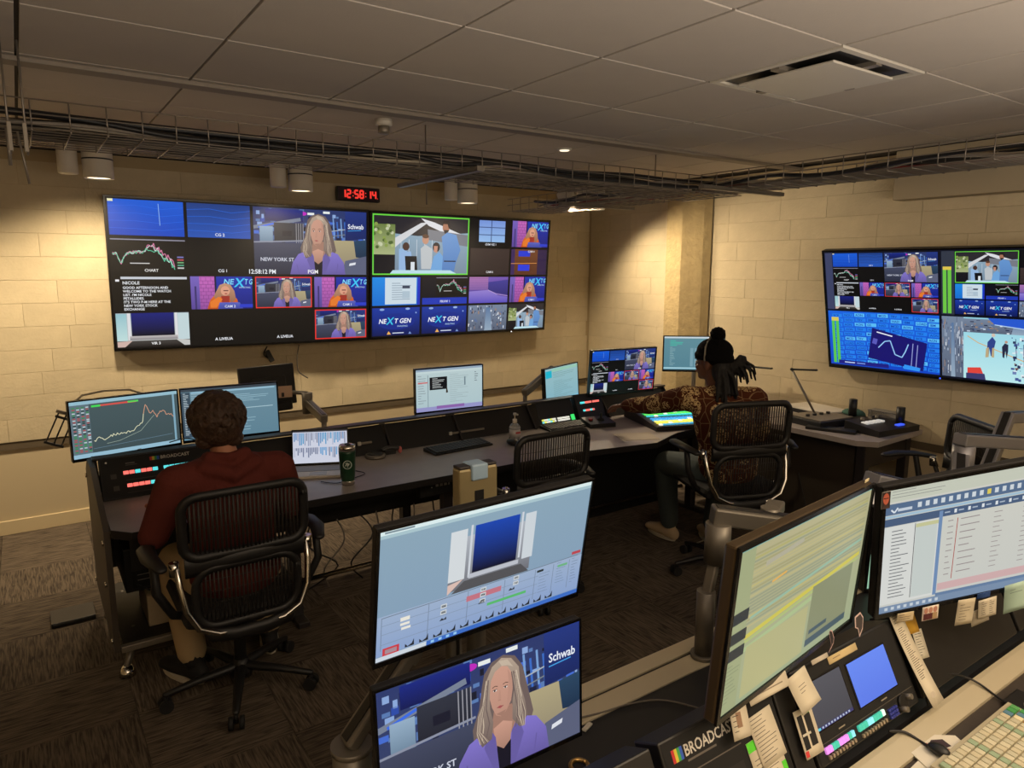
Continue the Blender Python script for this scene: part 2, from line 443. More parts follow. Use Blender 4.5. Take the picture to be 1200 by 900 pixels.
def newsroom(s, seed=3, big=False):
    rr = random.Random(seed)
    s.rect(0, 0, 1, 1, (44, 58, 110), (60, 70, 100))
    L = []
    for i in range(110 if big else 40):
        x = rr.random(); y = rr.uniform(0, .48); w = rr.uniform(.01, .05); h = rr.uniform(.02, .07)
        L.append((x, y, x + w, y + h, rr.choice([(70, 110, 210), (44, 76, 170), (140, 170, 220), (30, 36, 64), (90, 124, 180), (24, 28, 46)])))
    for q in L: s.rect(*q); s.z -= 1
    s.z += 2
    for x, y, w in ((.14, .02, .03), (.46, .05, .06), (.60, .02, .06), (.55, .12, .05)): s.rect(x, y, x + w, y + .035, (232, 238, 236)); s.z -= 1
    s.z += 1
    s.ell(.42, .07, .035, .03, (190, 40, 190))
    s.rect(.10, .02, .42, .20, (22, 40, 130), (16, 26, 84))
    s.line([(.0, .30), (.4, .16)], .05, (120, 130, 150)); s.line([(.04, .30), (.17, .235)], .025, (60, 110, 230))
    s.rect(.05, .28, .16, .62, (150, 176, 200), (90, 116, 140)); s.rect(.17, .22, .42, .50, (48, 52, 66), (36, 38, 50))
    for k in range(4): s.line([(.36 + k * .02, .22), (.36 + k * .02, .56)], .01, (150, 150, 160))
    s.rect(.24, .34, .32, .42, (24, 26, 44)); s.rect(0, .52, .44, 1, (66, 72, 96), (40, 44, 62))
    s.line([(0, .52), (.44, .48)], .02, (140, 146, 166))
    for k in range(6): s.line([(.62 + k * .035, .12 + (k % 2) * .05), (.63 + k * .035, .42)], .02, (60, 110, 200) if k % 2 else (120, 160, 214))
    s.line([(.6, .34), (.82, .28)], .012, (170, 180, 190)); s.line([(.6, .42), (.82, .36)], .012, (120, 130, 140))
    s.rect(.56, .46, 1, 1, (176, 164, 128), (140, 130, 110))
    s.poly([(.80, .0), (1, 0), (1, .42), (.80, .46)], (36, 56, 130), (26, 40, 96))
    s.text('Schwab', .825, .27, .075, (235, 240, 250), True, .15)
    s.line([(.825, .305), (.95, .29)], .01, (70, 160, 230))
    s.poly([(.88, .46), (1, .44), (1, .74), (.90, .72)], (44, 72, 100), (30, 50, 76))
    s.poly([(.80, .78), (1, .70), (1, 1), (.76, 1)], (92, 98, 124)); s.poly([(.84, .82), (.90, .80), (.895, .84), (.835, .86)], (225, 228, 236))

def anchor_shot(s, title=True, big=False, seed=3, wx=(.30, .80), capt=None):
    newsroom(s, seed, big)
    if title: s.text('NEW YORK ST', .05, .80 if big else .72, .055, (205, 210, 226), True, .34)
    woman(s.sub(wx[0], .05, wx[1], 1.0))
    if capt: s.z += 40; s.text(capt, .5, .985, .06, (240, 240, 240), True, center=True)

def next_logo(s, cy=.5, w=.7, x=.15):
    s.text('NE', x, cy, .17 * w / .7, (245, 248, 255), True, w * .22, slant=.2); s.text('X', x + w * .23, cy + .04, .26 * w / .7, (60, 200, 240), True, w * .22, slant=.2)
    s.text('T GEN', x + w * .46, cy, .17 * w / .7, (245, 248, 255), True, w * .5, slant=.2)

def guest_shot(s, capt=None):
    s.rect(0, 0, 1, 1, (30, 50, 170), (20, 30, 120))
    s.rect(0, 0, .14, 1, (120, 100, 190), (90, 70, 150)); s.rect(.06, .3, .09, 1, (60, 50, 110))
    s.rect(.14, 0, .38, 1, (200, 104, 190), (150, 80, 160))
    z = s.z
    for i in range(9):
        s.z = z; s.rect(.14, i * .11 + .02, .38, i * .11 + .03, (110, 50, 120))
        for k in range(3): s.rect(.16 + k * .08 + (i % 2) * .035, i * .11 + .03, .166 + k * .08 + (i % 2) * .035, i * .11 + .13, (120, 56, 128)); s.z -= 1
        s.z += 1
    s.z = z + 3; s.rect(.38, 0, .41, 1, (16, 20, 60))
    s.text('NE', .52, .24, .17, (130, 220, 250), True, .2, slant=.2); s.text('X', .70, .32, .28, (60, 200, 250), True, .16, slant=.2); s.text('T G', .87, .24, .17, (130, 220, 250), True, .13, slant=.2)
    s.text('INVESTING', .78, .36, .05, (200, 230, 250), False, .21)
    s.poly([(.25, 1), (.30, .72), (.38, .56), (.50, .52), (.66, .54), (.74, .70), (.78, 1)], (226, 110, 40), (190, 80, 30))
    s.poly([(.42, .4), (.46, .26), (.55, .2), (.64, .26), (.70, .45), (.72, .7), (.64, .84), (.60, .6), (.48, .62), (.40, .74), (.36, .6)], (196, 150, 120), (150, 100, 76))
    s.ell(.55, .44, .075, .15, (222, 160, 132)); s.rect(.52, .42, .60, .45, (90, 50, 50)); s.ell(.56, .53, .025, .018, (160, 60, 60))
    s.poly([(.48, .6), (.62, .6), (.60, .95), (.50, .95)], (160, 50, 40)); s.poly([(.30, .78), (.44, .62), (.50, .70), (.40, .96), (.30, .96)], (232, 124, 46))
    s.poly([(.45, .80), (.78, .80), (.84, 1), (.42, 1)], (90, 100, 190), (60, 70, 160)); s.rect(.78, .86, 1, .96, (40, 60, 200))
    if capt: s.text(capt, .62, .96, .08, (220, 225, 240), True, center=True)

def office_shot(s, green=True):
    s.rect(0, 0, 1, 1, (150, 180, 200), (120, 140, 160))
    s.poly([(0, 0), (1, 0), (1, .26), (.45, .34), (0, .28)], (42, 40, 46)); s.poly([(.1, .5), (.48, .12), (.56, .10), (.30, .42), (.18, .6)], (214, 216, 220))
    s.poly([(.48, .04), (.62, .10), (1, .34), (1, .46), (.56, .16)], (222, 224, 230)); s.poly([(.55, .22), (1, .30), (1, .5), (.56, .4)], (120, 124, 134))
    s.rect(0, .16, .22, .66, (110, 128, 70), (170, 180, 130))
    rr = random.Random(5)
    for k in range(26):
        s.ell(rr.uniform(.01, .20), rr.uniform(.16, .55), .018, .03, rr.choice([(140, 160, 80), (84, 104, 54), (176, 190, 120), (200, 206, 170)]), n=6); s.z -= 1
    s.z += 1
    for k in range(5): s.line([(.28 + k * .08, .40), (.28 + k * .08, .8)], .008, (214, 222, 230))
    s.rect(.26, .56, .34, .96, (150, 186, 226)); s.ell(.33, .52, .035, .07, (74, 50, 44)); s.poly([(.26, .98), (.28, .62), (.38, .6), (.42, .98)], (150, 184, 226))
    s.ell(.53, .40, .035, .075, (196, 146, 122)); s.poly([(.49, .9), (.48, .55), (.53, .48), (.60, .55), (.60, .9)], (190, 196, 200)); s.ell(.53, .34, .035, .035, (90, 60, 44))
    s.ell(.645, .52, .04, .085, (40, 34, 40)); s.poly([(.58, .98), (.62, .68), (.68, .60), (.76, .76), (.78, .98)], (112, 166, 220)); s.poly([(.62, .5), (.66, .5), (.655, .62), (.62, .6)], (196, 140, 120))
    s.ell(.745, .18, .038, .085, (170, 116, 92)); s.poly([(.70, .12), (.72, .06), (.78, .06), (.79, .16), (.775, .2), (.76, .12)], (36, 28, 30)); s.poly([(.72, .22), (.78, .22), (.76, .28), (.73, .28)], (40, 30, 32))
    s.poly([(.71, .98), (.72, .6), (.70, .34), (.76, .26), (.86, .30), (.91, .56), (.86, .8), (.84, .98)], (104, 152, 210), (84, 128, 190)); s.line([(.73, .76), (.86, .76)], .02, (30, 30, 40))
    s.rect(.0, .66, .22, 1, (20, 20, 28)); s.poly([(.32, .68), (.44, .68), (.45, .92), (.33, .92)], (16, 18, 26)); s.rect(.38, .78, .42, .92, (220, 228, 236))
    s.poly([(.20, .92), (.8, .92), (.9, 1), (.16, 1)], (190, 226, 236))
    if green: s.frame((110, 220, 70), .012)

def chart_cell(s, capt='CHART', seed=2):
    s.rect(0, 0, 1, 1, (8, 8, 12)); s.rect(0, .02, 1, .05, (150, 150, 170)); rr = random.Random(seed)
    base = [.42, .46, .72, .5, .42, .4, .38, .4, .38, .26, .24, .26, .34, .5, .55, .62, .8]
    for c, d in (((210, 226, 226), 0), ((220, 130, 170), -.05), ((90, 200, 160), .07)):
        pts = [(.02 + .82 * i / 48, min(.9, max(.1, (base[int(i / 3)] * (1 - (i % 3) / 3) + base[min(int(i / 3) + 1, 16)] * (i % 3) / 3) + (d if i > 26 else d * .2) + rr.uniform(-.045, .045) * (2 if i > 30 else 1)))) for i in range(49)]
        s.line(pts, .02, c)
    s.rect(.24, .70, .50, .725, (220, 220, 220))
    z = s.z
    for i, c in enumerate([(120, 120, 190), (190, 80, 90), (110, 170, 120), (80, 160, 130), (200, 200, 200)]): s.z = z; s.rect(.88, .5 + i * .08, .97, .54 + i * .08, c)
    if capt: s.text(capt, .52, .95, .08, (235, 235, 235), True, center=True)

def studio_empty(s, capt=None):
    s.rect(0, 0, 1, 1, (170, 186, 196), (200, 200, 196)); s.rect(0, .02, .14, .86, (150, 196, 206), (196, 226, 224)); s.rect(.84, .02, 1, .86, (196, 216, 220))
    s.rect(.15, 0, .19, .8, (225, 225, 228)); s.rect(.80, 0, .835, .8, (225, 225, 228)); s.rect(.2, 0, .79, .70, (20, 30, 120), (4, 6, 16))
    s.rect(.17, .68, .83, .80, (196, 190, 190), (130, 126, 130)); s.rect(.0, .82, 1, 1, (70, 66, 64), (30, 26, 26)); s.poly([(0, .84), (.2, .82), (.1, 1), (0, 1)], (210, 180, 170)); s.poly([(.8, .8), (1, .84), (1, 1), (.92, 1)], (200, 200, 196))
    if capt: s.text(capt, .52, .95, .08, (245, 245, 245), True, center=True)

def prompter(s):
    s.rect(0, 0, 1, 1, (4, 4, 6)); s.rect(.10, .02, 1, .09, (200, 205, 215)); s.text('NICOLE', .12, .24, .09, (235, 240, 245), True, .3); s.rect(.12, .12, .12, .13, (0, 0, 0)); s.rect(.03, .10, .08, .16, (235, 235, 240))
    y = .37
    for i, t in enumerate(['GOOD AFTERNOON AND', 'WELCOME TO THE WATCH', "LIST. I'M NICOLE", 'PETALLIDES.', "IT'S TWO P-M HERE AT THE", 'NEW YORK STOCK', 'EXCHANGE']):
        s.text(t, .12, y, .072, (236, 240, 246), True, .84); y += .105

def cg_blue(s, a=(22, 92, 214), b=(14, 70, 190), capt=None):
    s.rect(0, 0, 1, 1, a, b)
    for k in range(4): s.line([(0, .2 + k * .2), (.35, .15 + k * .22), (.7, .24 + k * .2), (1, .16 + k * .2)], .012, (34, 104, 226))
    if capt: s.text(capt, .5, .95, .09, (230, 235, 245), True, center=True)

def next_gen(s):
    s.rect(0, 0, 1, 1, (24, 56, 160), (10, 24, 86)); s.ell(.5, .5, .4, .3, (20, 44, 140)); next_logo(s, .56, .70, .13); s.text('INVESTING', .52, .70, .06, (190, 220, 245), False, .34)
    s.rect(.42, .90, .66, .935, (206, 214, 232))
    s.poly([(.30, .96), (.34, .84), (.39, .96)], (240, 180, 90)); s.ell(.2, .06, .05, .04, (140, 170, 220)); s.ell(.74, .05, .05, .04, (150, 180, 230)); s.poly([(.76, .97), (.79, .88), (.83, .97)], (120, 150, 210)); s.ell(.92, .2, .015, .03, (150, 180, 230))

def crowd(s, seed=1, tone=0):
    rr = random.Random(seed); s.rect(0, 0, 1, 1, (120, 136, 160), (90, 100, 120)); z = s.z
    for k in range(90):
        s.z = z + k % 3; x = rr.random() * .96; y = rr.random() * .9; s.rect(x, y, x + rr.uniform(.01, .035), y + rr.uniform(.03, .12), rr.choice([(40, 50, 80), (190, 204, 224), (84, 110, 160), (60, 66, 90), (160, 130, 110), (226, 232, 240)]))
    s.z = z + 4; s.poly([(.45, .1), (.55, .1), (.62, 1), (.42, 1)], (90, 120, 160), (150, 170, 190))

def purple_room(s):
    s.rect(0, 0, 1, 1, (120, 90, 180), (60, 46, 140)); s.rect(0, 0, .48, .5, (176, 120, 180), (130, 96, 170)); z = s.z
    for i in range(6): s.z = z; s.rect(0, .06 + i * .08, .48, .07 + i * .08, (110, 70, 130))
    s.z = z + 1; s.poly([(.48, .2), (1, .1), (1, .7), (.7, .62), (.48, .5)], (70, 64, 150), (50, 46, 120)); s.poly([(0, .55), (.5, .5), (.75, .72), (1, .78), (1, 1), (0, 1)], (150, 130, 210), (90, 80, 190))
    s.line([(.48, .5), (.7, .66), (1, .74)], .02, (196, 170, 220))

def multiview_left(s, lines=True):
    s.rect(0, 0, 1, 1, (5, 5, 9)); cx = [0, .265, .51, .755, 1]; g = .006
    def cell(i, j, i2=None, j2=None):
        i2 = i2 or i + 1; j2 = j2 or j + 1; return s.sub(cx[i] + g, j * .25 + g * 1.6, cx[i2] - g, j2 * .25 - g * 1.6)
    c = cell(0, 0); cg_blue(c); c.line([(.66, .08), (.67, .7)], .015, (150, 190, 240)); c.rect(0, 0, .07, .07, (240, 236, 190))
    cg_blue(cell(1, 0), (26, 60, 130), (36, 84, 180), 'CG 2')
    chart_cell(cell(0, 1)); c = cell(1, 1); c.rect(0, 0, 1, 1, (8, 8, 12)); c.text('CG 1', .52, .95, .09, (230, 235, 245), True, center=True)
    anchor_shot(cell(2, 0, 4, 2), True, True, capt='PGM')
    prompter(cell(0, 2)); guest_shot(cell(1, 2), 'CAM 2')
    c = cell(2, 2); anchor_shot(c, False); c.z += 45; c.frame((236, 50, 40), .018)
    guest_shot(cell(3, 2), 'CAM 1')
    studio_empty(cell(0, 3), 'VIR 3')
    for i in (1, 2): c = cell(i, 3); c.rect(0, 0, 1, 1, (7, 7, 10)); c.text('A LIVEUA', .5, .90, .09, (235, 238, 245), True, .3, True)
    c = cell(3, 3); anchor_shot(c, False); c.z += 45; c.frame((236, 50, 40), .02)
    if lines: s.z = 60; s.text('12:58:12 PM', .49, .487, .032, (235, 240, 246), True, .11); s.z = 0

def multiview_right(s):
    s.rect(0, 0, 1, 1, (6, 6, 10)); cx = [0, .255, .515, .76, 1]; g = .006
    def cell(i, j, i2=None, j2=None):
        i2 = i2 or i + 1; j2 = j2 or j + 1; return s.sub(cx[i] + g, j * .25 + g * 1.6, cx[i2] - g, j2 * .25 - g * 1.6)
    office_shot(cell(0, 0, 2, 2))
    c = cell(2, 0); c.rect(0, 0, 1, 1, (10, 10, 16)); c.rect(.20, .04, .86, .84, (120, 150, 220), (150, 190, 236)); c.rects([(.2, .28, .86, .31, (60, 80, 130)), (.2, .56, .86, .59, (60, 80, 130)), (.5, .04, .52, .84, (60, 80, 130))]); c.text('GVM VIZ 1', .5, .97, .08, (220, 225, 235), True, center=True)
    guest_shot(cell(3, 0)); c = cell(2, 1); c.rect(0, 0, 1, 1, (62, 50, 48), (48, 38, 38)); c.text('CAM 6', .5, .93, .08, (225, 225, 230), True, center=True)
    c = cell(3, 1); c.rect(0, 0, 1, 1, (112, 66, 40), (90, 50, 34)); c.rect(0, 0, .1, 1, (60, 40, 90)); c.rect(.74, 0, 1, 1, (44, 30, 70)); c.rect(.20, .06, .52, .28, (40, 60, 210)); c.rect(.20, .6, .52, .84, (40, 60, 220)); c.line([(0, .56), (.72, .54)], .02, (230, 150, 80)); c.text('CAM 4', .55, .12, .08, (225, 225, 230), True, center=True)
    c = cell(0, 2); c.rect(0, 0, 1, 1, (30, 140, 230), (20, 110, 210)); c.rect(.26, .02, .92, .96, (206, 222, 232)); c.rows(.4, .2, .85, .85, 8, (150, 168, 184)); c.rect(.62, .3, .78, .4, (60, 70, 90)); c.rect(.62, .5, .78, .75, (176, 196, 210)); c.rect(.94, 0, 1, 1, (30, 50, 190))
    c = cell(1, 2); c.rect(0, 0, 1, 1, (10, 12, 26)); d = c.sub(.30, 0, 1, .72); chart_cell(d, None, 4); c.z += 4; c.rect(0, .76, 1, 1, (30, 56, 180)); c.text('PRVW 1', .5, .94, .09, (225, 230, 245), True, center=True)
    purple_room(cell(2, 2)); guest_shot(cell(3, 2), 'CAM 1'); next_gen(cell(0, 3)); next_gen(cell(1, 3)); crowd(cell(2, 3)); office_shot(cell(3, 3), False)

def board(s):
    s.rect(0, 0, 1, 1, (24, 100, 226), (16, 70, 200)); z = s.z; rr = random.Random(9)
    for i in range(11):
        for k in range(9):
            s.z = z; x = .04 + k * .108 + (i % 2) * .01; y = .02 + i * .085 + (k - 4) ** 2 * .002
            s.rect(x, y, x + .095, y + .062, (36, 130, 240) if rr.random() < .8 else (90, 190, 250))
            s.text(rr.choice(['AON', 'MCD', 'NOU', 'HAD', 'LOAD', 'BCE', 'IBM', 'GS', 'ACN', 'TRV']), x + .01, y + .052, .04, (14, 60, 170), True, .08)
    s.z = z + 4; s.poly([(.42, .27), (.90, .48), (.86, .97), (.37, .82)], (24, 20, 110)); s.line([(.47, .62), (.53, .50), (.58, .48), (.62, .72), (.68, .76), (.71, .66), (.74, .52)], .018, (150, 200, 250))
    s.line([(.46, .34), (.60, .40)], .02, (230, 235, 250)); s.line([(.42, .5), (.46, .52)], .1, (90, 90, 190)); s.line([(.78, .5), (.76, .9)], .012, (150, 160, 220)); s.line([(.82, .52), (.80, .92)], .012, (150, 160, 220))
    s.rect(.08, .91, .56, .98, (30, 30, 130)); s.rect(.14, .935, .24, .955, (190, 210, 246)); s.rect(.26, .935, .34, .955, (120, 150, 230)); s.poly([(.70, .88), (.84, .92), (.83, .98), (.69, .96)], (50, 150, 250))

def trading_floor(s):
    s.rect(0, 0, 1, 1, (150, 214, 232), (190, 236, 240)); crowd(s.sub(.0, .0, .17, 1), 4); crowd(s.sub(.17, .02, 1, .24), 6); s.z += 8
    s.poly([(.35, .0), (1, .0), (1, .12), (.7, .16), (.4, .1)], (40, 90, 210)); s.line([(.4, .1), (.7, .165), (1, .12)], .012, (190, 220, 250)); s.poly([(.72, .2), (1, .16), (1, .42), (.74, .4)], (70, 66, 150), (50, 50, 130)); s.line([(.20, .30), (.28, .40), (.55, .6), (.8, .78)], .014, (216, 176, 120))
    rr = random.Random(3); z = s.z
    for k in range(150):
        s.z = z + k % 3; x = rr.uniform(.52, .97); y = rr.uniform(.26, .95); s.rect(x, y, x + rr.uniform(.006, .03), y + rr.uniform(.008, .05), rr.choice([(70, 90, 150), (200, 220, 236), (40, 50, 90), (110, 130, 180), (226, 240, 244), (150, 110, 90)]))
    for k in range(8): s.z = z + 4; x = .55 + k * .055; s.line([(x, .30 + (k % 3) * .08), (x + .01, .62 + (k % 2) * .12)], .008, (50, 60, 110))
    s.z = z + 6; s.poly([(.62, .72), (.78, .66), (.86, .84), (.72, .92)], (80, 70, 130), (50, 50, 100)); s.poly([(.345, .60), (.35, .38), (.385, .29), (.41, .36), (.40, .46), (.385, .47), (.39, .60), (.375, .60), (.365, .48), (.36, .60)], (50, 70, 140)); s.ell(.392, .265, .014, .028, (214, 196, 180)); s.poly([(.34, .48), (.36, .46), (.36, .62), (.335, .63)], (190, 170, 130)); s.poly([(.385, .47), (.40, .46), (.40, .62), (.38, .62)], (190, 170, 130))
    s.poly([(.46, .60), (.455, .44), (.475, .38), (.50, .40), (.50, .50), (.49, .62), (.48, .5), (.472, .62)], (40, 44, 70)); s.ell(.485, .36, .011, .022, (190, 150, 130))
    s.poly([(.20, .82), (.30, .80), (.32, .90), (.2, .91)], (226, 70, 60)); s.poly([(.19, .91), (.33, .90), (.34, 1), (.19, 1)], (60, 60, 110)); s.poly([(.90, .78), (1, .70), (1, 1), (.9, 1)], (226, 214, 96))

def paint_tv_b(s):
    s.rect(0, 0, 1, 1, (10, 14, 30)); a = s.sub(.005, .01, .495, .49); a.rect(0, 0, .08, 1, (60, 66, 100)); multiview_left(a.sub(.07, 0, 1, 1), False)
    b = s.sub(.505, .01, .995, .49); b.rect(0, 0, .1, 1, (50, 56, 70)); b.z = 70; b.rect(.012, .27, .04, .98, (110, 200, 70)); b.rect(.05, .27, .078, .98, (110, 200, 70)); b.rect(.012, .24, .078, .29, (226, 200, 80)); b.z = 0; multiview_right(b.sub(.1, 0, 1, 1))
    board(s.sub(.005, .505, .495, .985)); c = s.sub(.02, .56, .06, .97); c.z = 12; c.rect(0, .04, .36, 1, (90, 200, 80)); c.rect(.5, .04, .86, 1, (90, 200, 80)); c.rect(0, 0, .86, .08, (220, 200, 90))
    trading_floor(s.sub(.505, .505, .995, .985))

def paint_chart(s):     # far left monitor
    s.rect(0, 0, 1, 1, (74, 92, 96), (64, 80, 84)); s.rect(0, 0, 1, .06, (150, 190, 206)); s.rect(0, .93, 1, 1, (150, 190, 210)); s.rect(0, .06, .17, .93, (96, 116, 126))
    z = s.z; rr = random.Random(2)
    for i in range(26):
        for k in range(4): s.z = z; s.rect(.02 + k * .04, .10 + i * .031, .045 + k * .04, .12 + i * .031, rr.choice([(60, 140, 80), (170, 80, 80), (190, 205, 210), (40, 60, 56)]))
    s.z = z + 1; s.rect(.19, .09, .27, .125, (70, 220, 90)); s.rect(.27, .09, .60, .12, (214, 84, 76)); s.rect(.52, .085, .62, .115, (90, 214, 90))
    base = [.66, .58, .62, .66, .60, .58, .58, .56, .58, .56, .55, .52, .48, .40, .10, .28, .24, .36, .28, .28, .36, .34, .44]
    pts = []
    for i in range(len(base) * 3 - 3): f = i / 3; k = int(f); pts.append((.19 + .76 * i / (len(base) * 3 - 4), base[k] * (1 - f + k) + base[k + 1] * (f - k) + rr.uniform(-.025, .025) + .08))
    s.line(pts, .011, (226, 226, 190)); s.line(pts[40:], .010, (214, 150, 120)); s.line([(.3, .80), (.42, .78), (.62, .66), (.76, .40)], .006, (170, 186, 170))
    s.line([(.18, .86), (.93, .80)], .006, (110, 140, 160)); s.rect(.95, .06, .97, .93, (130, 170, 190))

def paint_terminal(s):
    s.rect(0, 0, 1, 1, (108, 142, 158), (96, 132, 150)); s.rect(0, 0, 1, .05, (60, 70, 80)); s.rect(0, .06, .09, .95, (60, 78, 92)); s.rows(.02, .08, .08, .92, 24, (190, 205, 212)); s.rows(.10, .10, .34, .9, 22, (160, 184, 194), .3)
    s.rect(.1, .06, .98, .09, (150, 190, 210)); s.rows(.55, .17, .95, .34, 5, (160, 196, 210), .25); s.rect(.5, .45, .95, .462, (180, 210, 220)); s.rows(.55, .6, .78, .95, 6, (150, 186, 200), .2)

def paint_laptop(s):
    s.rect(0, 0, 1, 1, (206, 210, 226)); rr = random.Random(4)
    z = s.z
    for k in range(30):
        s.z = z; x = .02 + k * .032; c = rr.choice([(150, 160, 186), (90, 140, 190), (60, 150, 200), (176, 184, 206), (120, 126, 150)]); s.rect(x, .06, x + .02, rr.uniform(.25, .48), c); s.rect(x, .52, x + .02, rr.uniform(.6, .88), rr.choice([(150, 160, 186), (70, 150, 205), (110, 120, 150), (186, 190, 210)]))
    s.z = z + 1; s.rect(0, 0, 1, .035, (60, 60, 70))

def paint_browser(s):
    s.rect(0, 0, 1, 1, (186, 206, 208), (174, 198, 204)); s.rect(0, 0, 1, .05, (150, 170, 190)); s.rect(0, .05, 1, .10, (196, 214, 216)); s.rows(.03, .15, .16, .85, 12, (120, 130, 140), .18); s.rect(.03, .30, .17, .33, (206, 110, 110)); s.rect(.17, .14, .18, .9, (130, 150, 160))
    s.rect(.20, .20, .46, .50, (16, 18, 24)); s.rows(.24, .23, .44, .48, 7, (200, 206, 206), .3); s.rows(.50, .16, .82, .86, 15, (140, 158, 164), .15); s.rect(.72, .24, .74, .44, (110, 130, 140)); s.rows(.88, .14, .94, .4, 5, (100, 110, 120), .3)
    s.rect(0, .90, 1, 1, (150, 150, 200)); s.rect(.3, .89, .72, .96, (140, 100, 170))

def paint_doc(s):
    s.rect(0, 0, 1, 1, (150, 190, 196), (130, 180, 196)); s.rect(.02, .06, .2, .25, (20, 180, 206)); s.rect(.2, .02, 1, .1, (150, 200, 180)); s.rows(.24, .12, .96, .3, 4, (90, 130, 130), .15); s.rows(.24, .36, .92, .84, 12, (110, 150, 156), .2)
    s.rect(0, .86, 1, 1, (120, 190, 216)); s.rect(.5, .9, .7, .96, (40, 130, 220))

def paint_editor(s):
    s.rect(0, 0, 1, 1, (96, 142, 154), (84, 130, 146)); s.rect(0, 0, 1, .05, (200, 214, 220)); s.rows(.1, .12, .34, .3, 4, (60, 196, 170), .4); s.rows(.1, .32, .2, .9, 12, (150, 186, 192), .25); z = s.z
    for k in range(7): s.z = z; s.rect(.44 + k * .07, .34, .49 + k * .07, .9, (120, 160, 174))
    s.z = z + 1; s.rect(0, .93, 1, .97, (170, 214, 226))

def paint_switch(s):    # foreground upper screen
    s.rect(0, 0, 1, 1, (140, 168, 186), (132, 158, 186)); s.rect(0, 0, 1, .035, (222, 240, 240)); s.rect(0, .035, 1, .06, (170, 198, 206)); s.rect(.02, .012, .14, .026, (130, 150, 160))
    s.poly([(.30, .20), (.70, .20), (.70, .62), (.30, .62)], (176, 182, 192), (110, 112, 120)); s.rect(.30, .14, .375, .54, (214, 220, 224)); s.rect(.655, .14, .71, .52, (206, 214, 220)); s.rects([(.39, .12, .40, .54, (208, 214, 222)), (.635, .12, .645, .5, (208, 214, 222))])
    s.poly([(.395, .515), (.64, .515), (.64, .55), (.395, .55)], (190, 194, 204)); s.rect(.41, .13, .625, .51, (24, 70, 176), (10, 14, 40)); s.poly([(.375, .56), (.655, .56), (.70, .64), (.32, .64)], (84, 84, 88)); s.poly([(.30, .56), (.37, .54), (.30, .64)], (220, 190, 180))
    s.rect(0, .645, 1, .96, (158, 178, 206), (140, 164, 206)); s.line([(.02, .66), (.98, .64)], .006, (110, 124, 140))
    z = s.z
    for y in (.72, .79, .87): s.z = z; s.rect(.02, y, .76, y + .004, (130, 146, 170))
    for x in (.02, .22, .40, .58, .74, .84, .93): s.z = z; s.rect(x, .66, x + .003, .92, (120, 136, 160))
    s.z = z + 1; s.rect(.395, .70, .565, .745, (196, 116, 130)); s.rect(.50, .815, .70, .838, (90, 186, 110)); s.rect(.94, .60, .99, .625, (190, 70, 80))
    for x, y in ((.29, .70), (.29, .75), (.475, .665), (.475, .71), (.475, .76), (.64, .655), (.64, .70)): s.rect(x - .014, y, x + .014, y + .035, (206, 212, 216)); s.z -= 1; s.rect(x - .010, y + .009, x + .010, y + .026, (30, 36, 46)); s.z -= 1
    for x, y in ((.29, .835), (.47, .80), (.62, .77)): s.poly([(x - .016, y), (x - .006, y - .022), (x + .004, y - .008), (x + .014, y - .024), (x + .016, y)], (50, 56, 66)); s.z -= 1
    s.z += 2; s.rect(.10, .70, .14, .73, (236, 232, 220)); s.rect(.10, .745, .14, .765, (236, 232, 220)); s.rect(.105, .78, .145, .80, (236, 232, 220))
    s.rect(.03, .905, .10, .97, (206, 60, 70)); s.rect(.04, .92, .09, .955, (170, 140, 150)); z = s.z
    for k in range(12): x = .125 + k * .0625; s.z = z; s.poly([(x, .925), (x + .012, .95), (x + .03, .935), (x + .038, .90), (x + .04, .955), (x, .955)], (36, 40, 46))
    s.rows(.765, .68, .83, .9, 8, (110, 126, 150), .12); s.rows(.86, .66, .92, .86, 8, (100, 120, 140), .12); s.rect(.865, .68, .92, .70, (110, 180, 130)); s.rows(.945, .66, .985, .9, 9, (96, 110, 136), .12); s.rect(.75, .67, .785, .69, (40, 50, 50))
    s.rect(0, .965, 1, 1, (60, 110, 200)); s.rect(.0, .965, .22, 1, (206, 216, 226)); z = s.z
    for k in range(4): s.z = z; s.rect(.24 + k * .035, .972, .255 + k * .035, .993, (150, 200, 240))

def paint_timeline(s):
    s.rect(0, 0, 1, 1, (180, 174, 134), (160, 172, 138)); s.rect(0, 0, 1, .015, (110, 170, 170)); s.rect(0, .015, .1, 1, (160, 168, 128)); z = s.z; rr = random.Random(8)
    for k in range(22): s.z = z; y = .06 + k * .021; s.rect(.1, y, .98, y + .012, rr.choice([(186, 178, 130), (164, 160, 118), (176, 172, 110), (150, 156, 130), (190, 180, 120)]))
    s.z = z + 1; s.line([(.18, .16), (.44, .13)], .03, (176, 172, 150)); s.line([(.12, .46), (.98, .37)], .02, (150, 184, 160)); s.line([(.10, .57), (.98, .475)], .03, (206, 196, 84)); s.line([(.10, .60), (.98, .51)], .018, (176, 190, 120)); s.line([(.24, .30), (.34, .285)], .014, (226, 176, 90)); s.line([(.1, .65), (.9, .56)], .03, (170, 190, 140))
    for y in (.38, .50, .60): s.rect(.0, y, .105, y + .07, (44, 52, 56)); s.z -= 1
    s.z += 1; s.rect(.12, .64, .56, .97, (180, 178, 130)); s.rect(.58, .52, .93, .93, (136, 142, 112)); s.rect(.58, .90, .93, .95, (70, 92, 100)); s.rect(.60, .84, .75, .87, (70, 92, 100)); s.rows(.01, .70, .10, .95, 10, (130, 140, 110), .2)

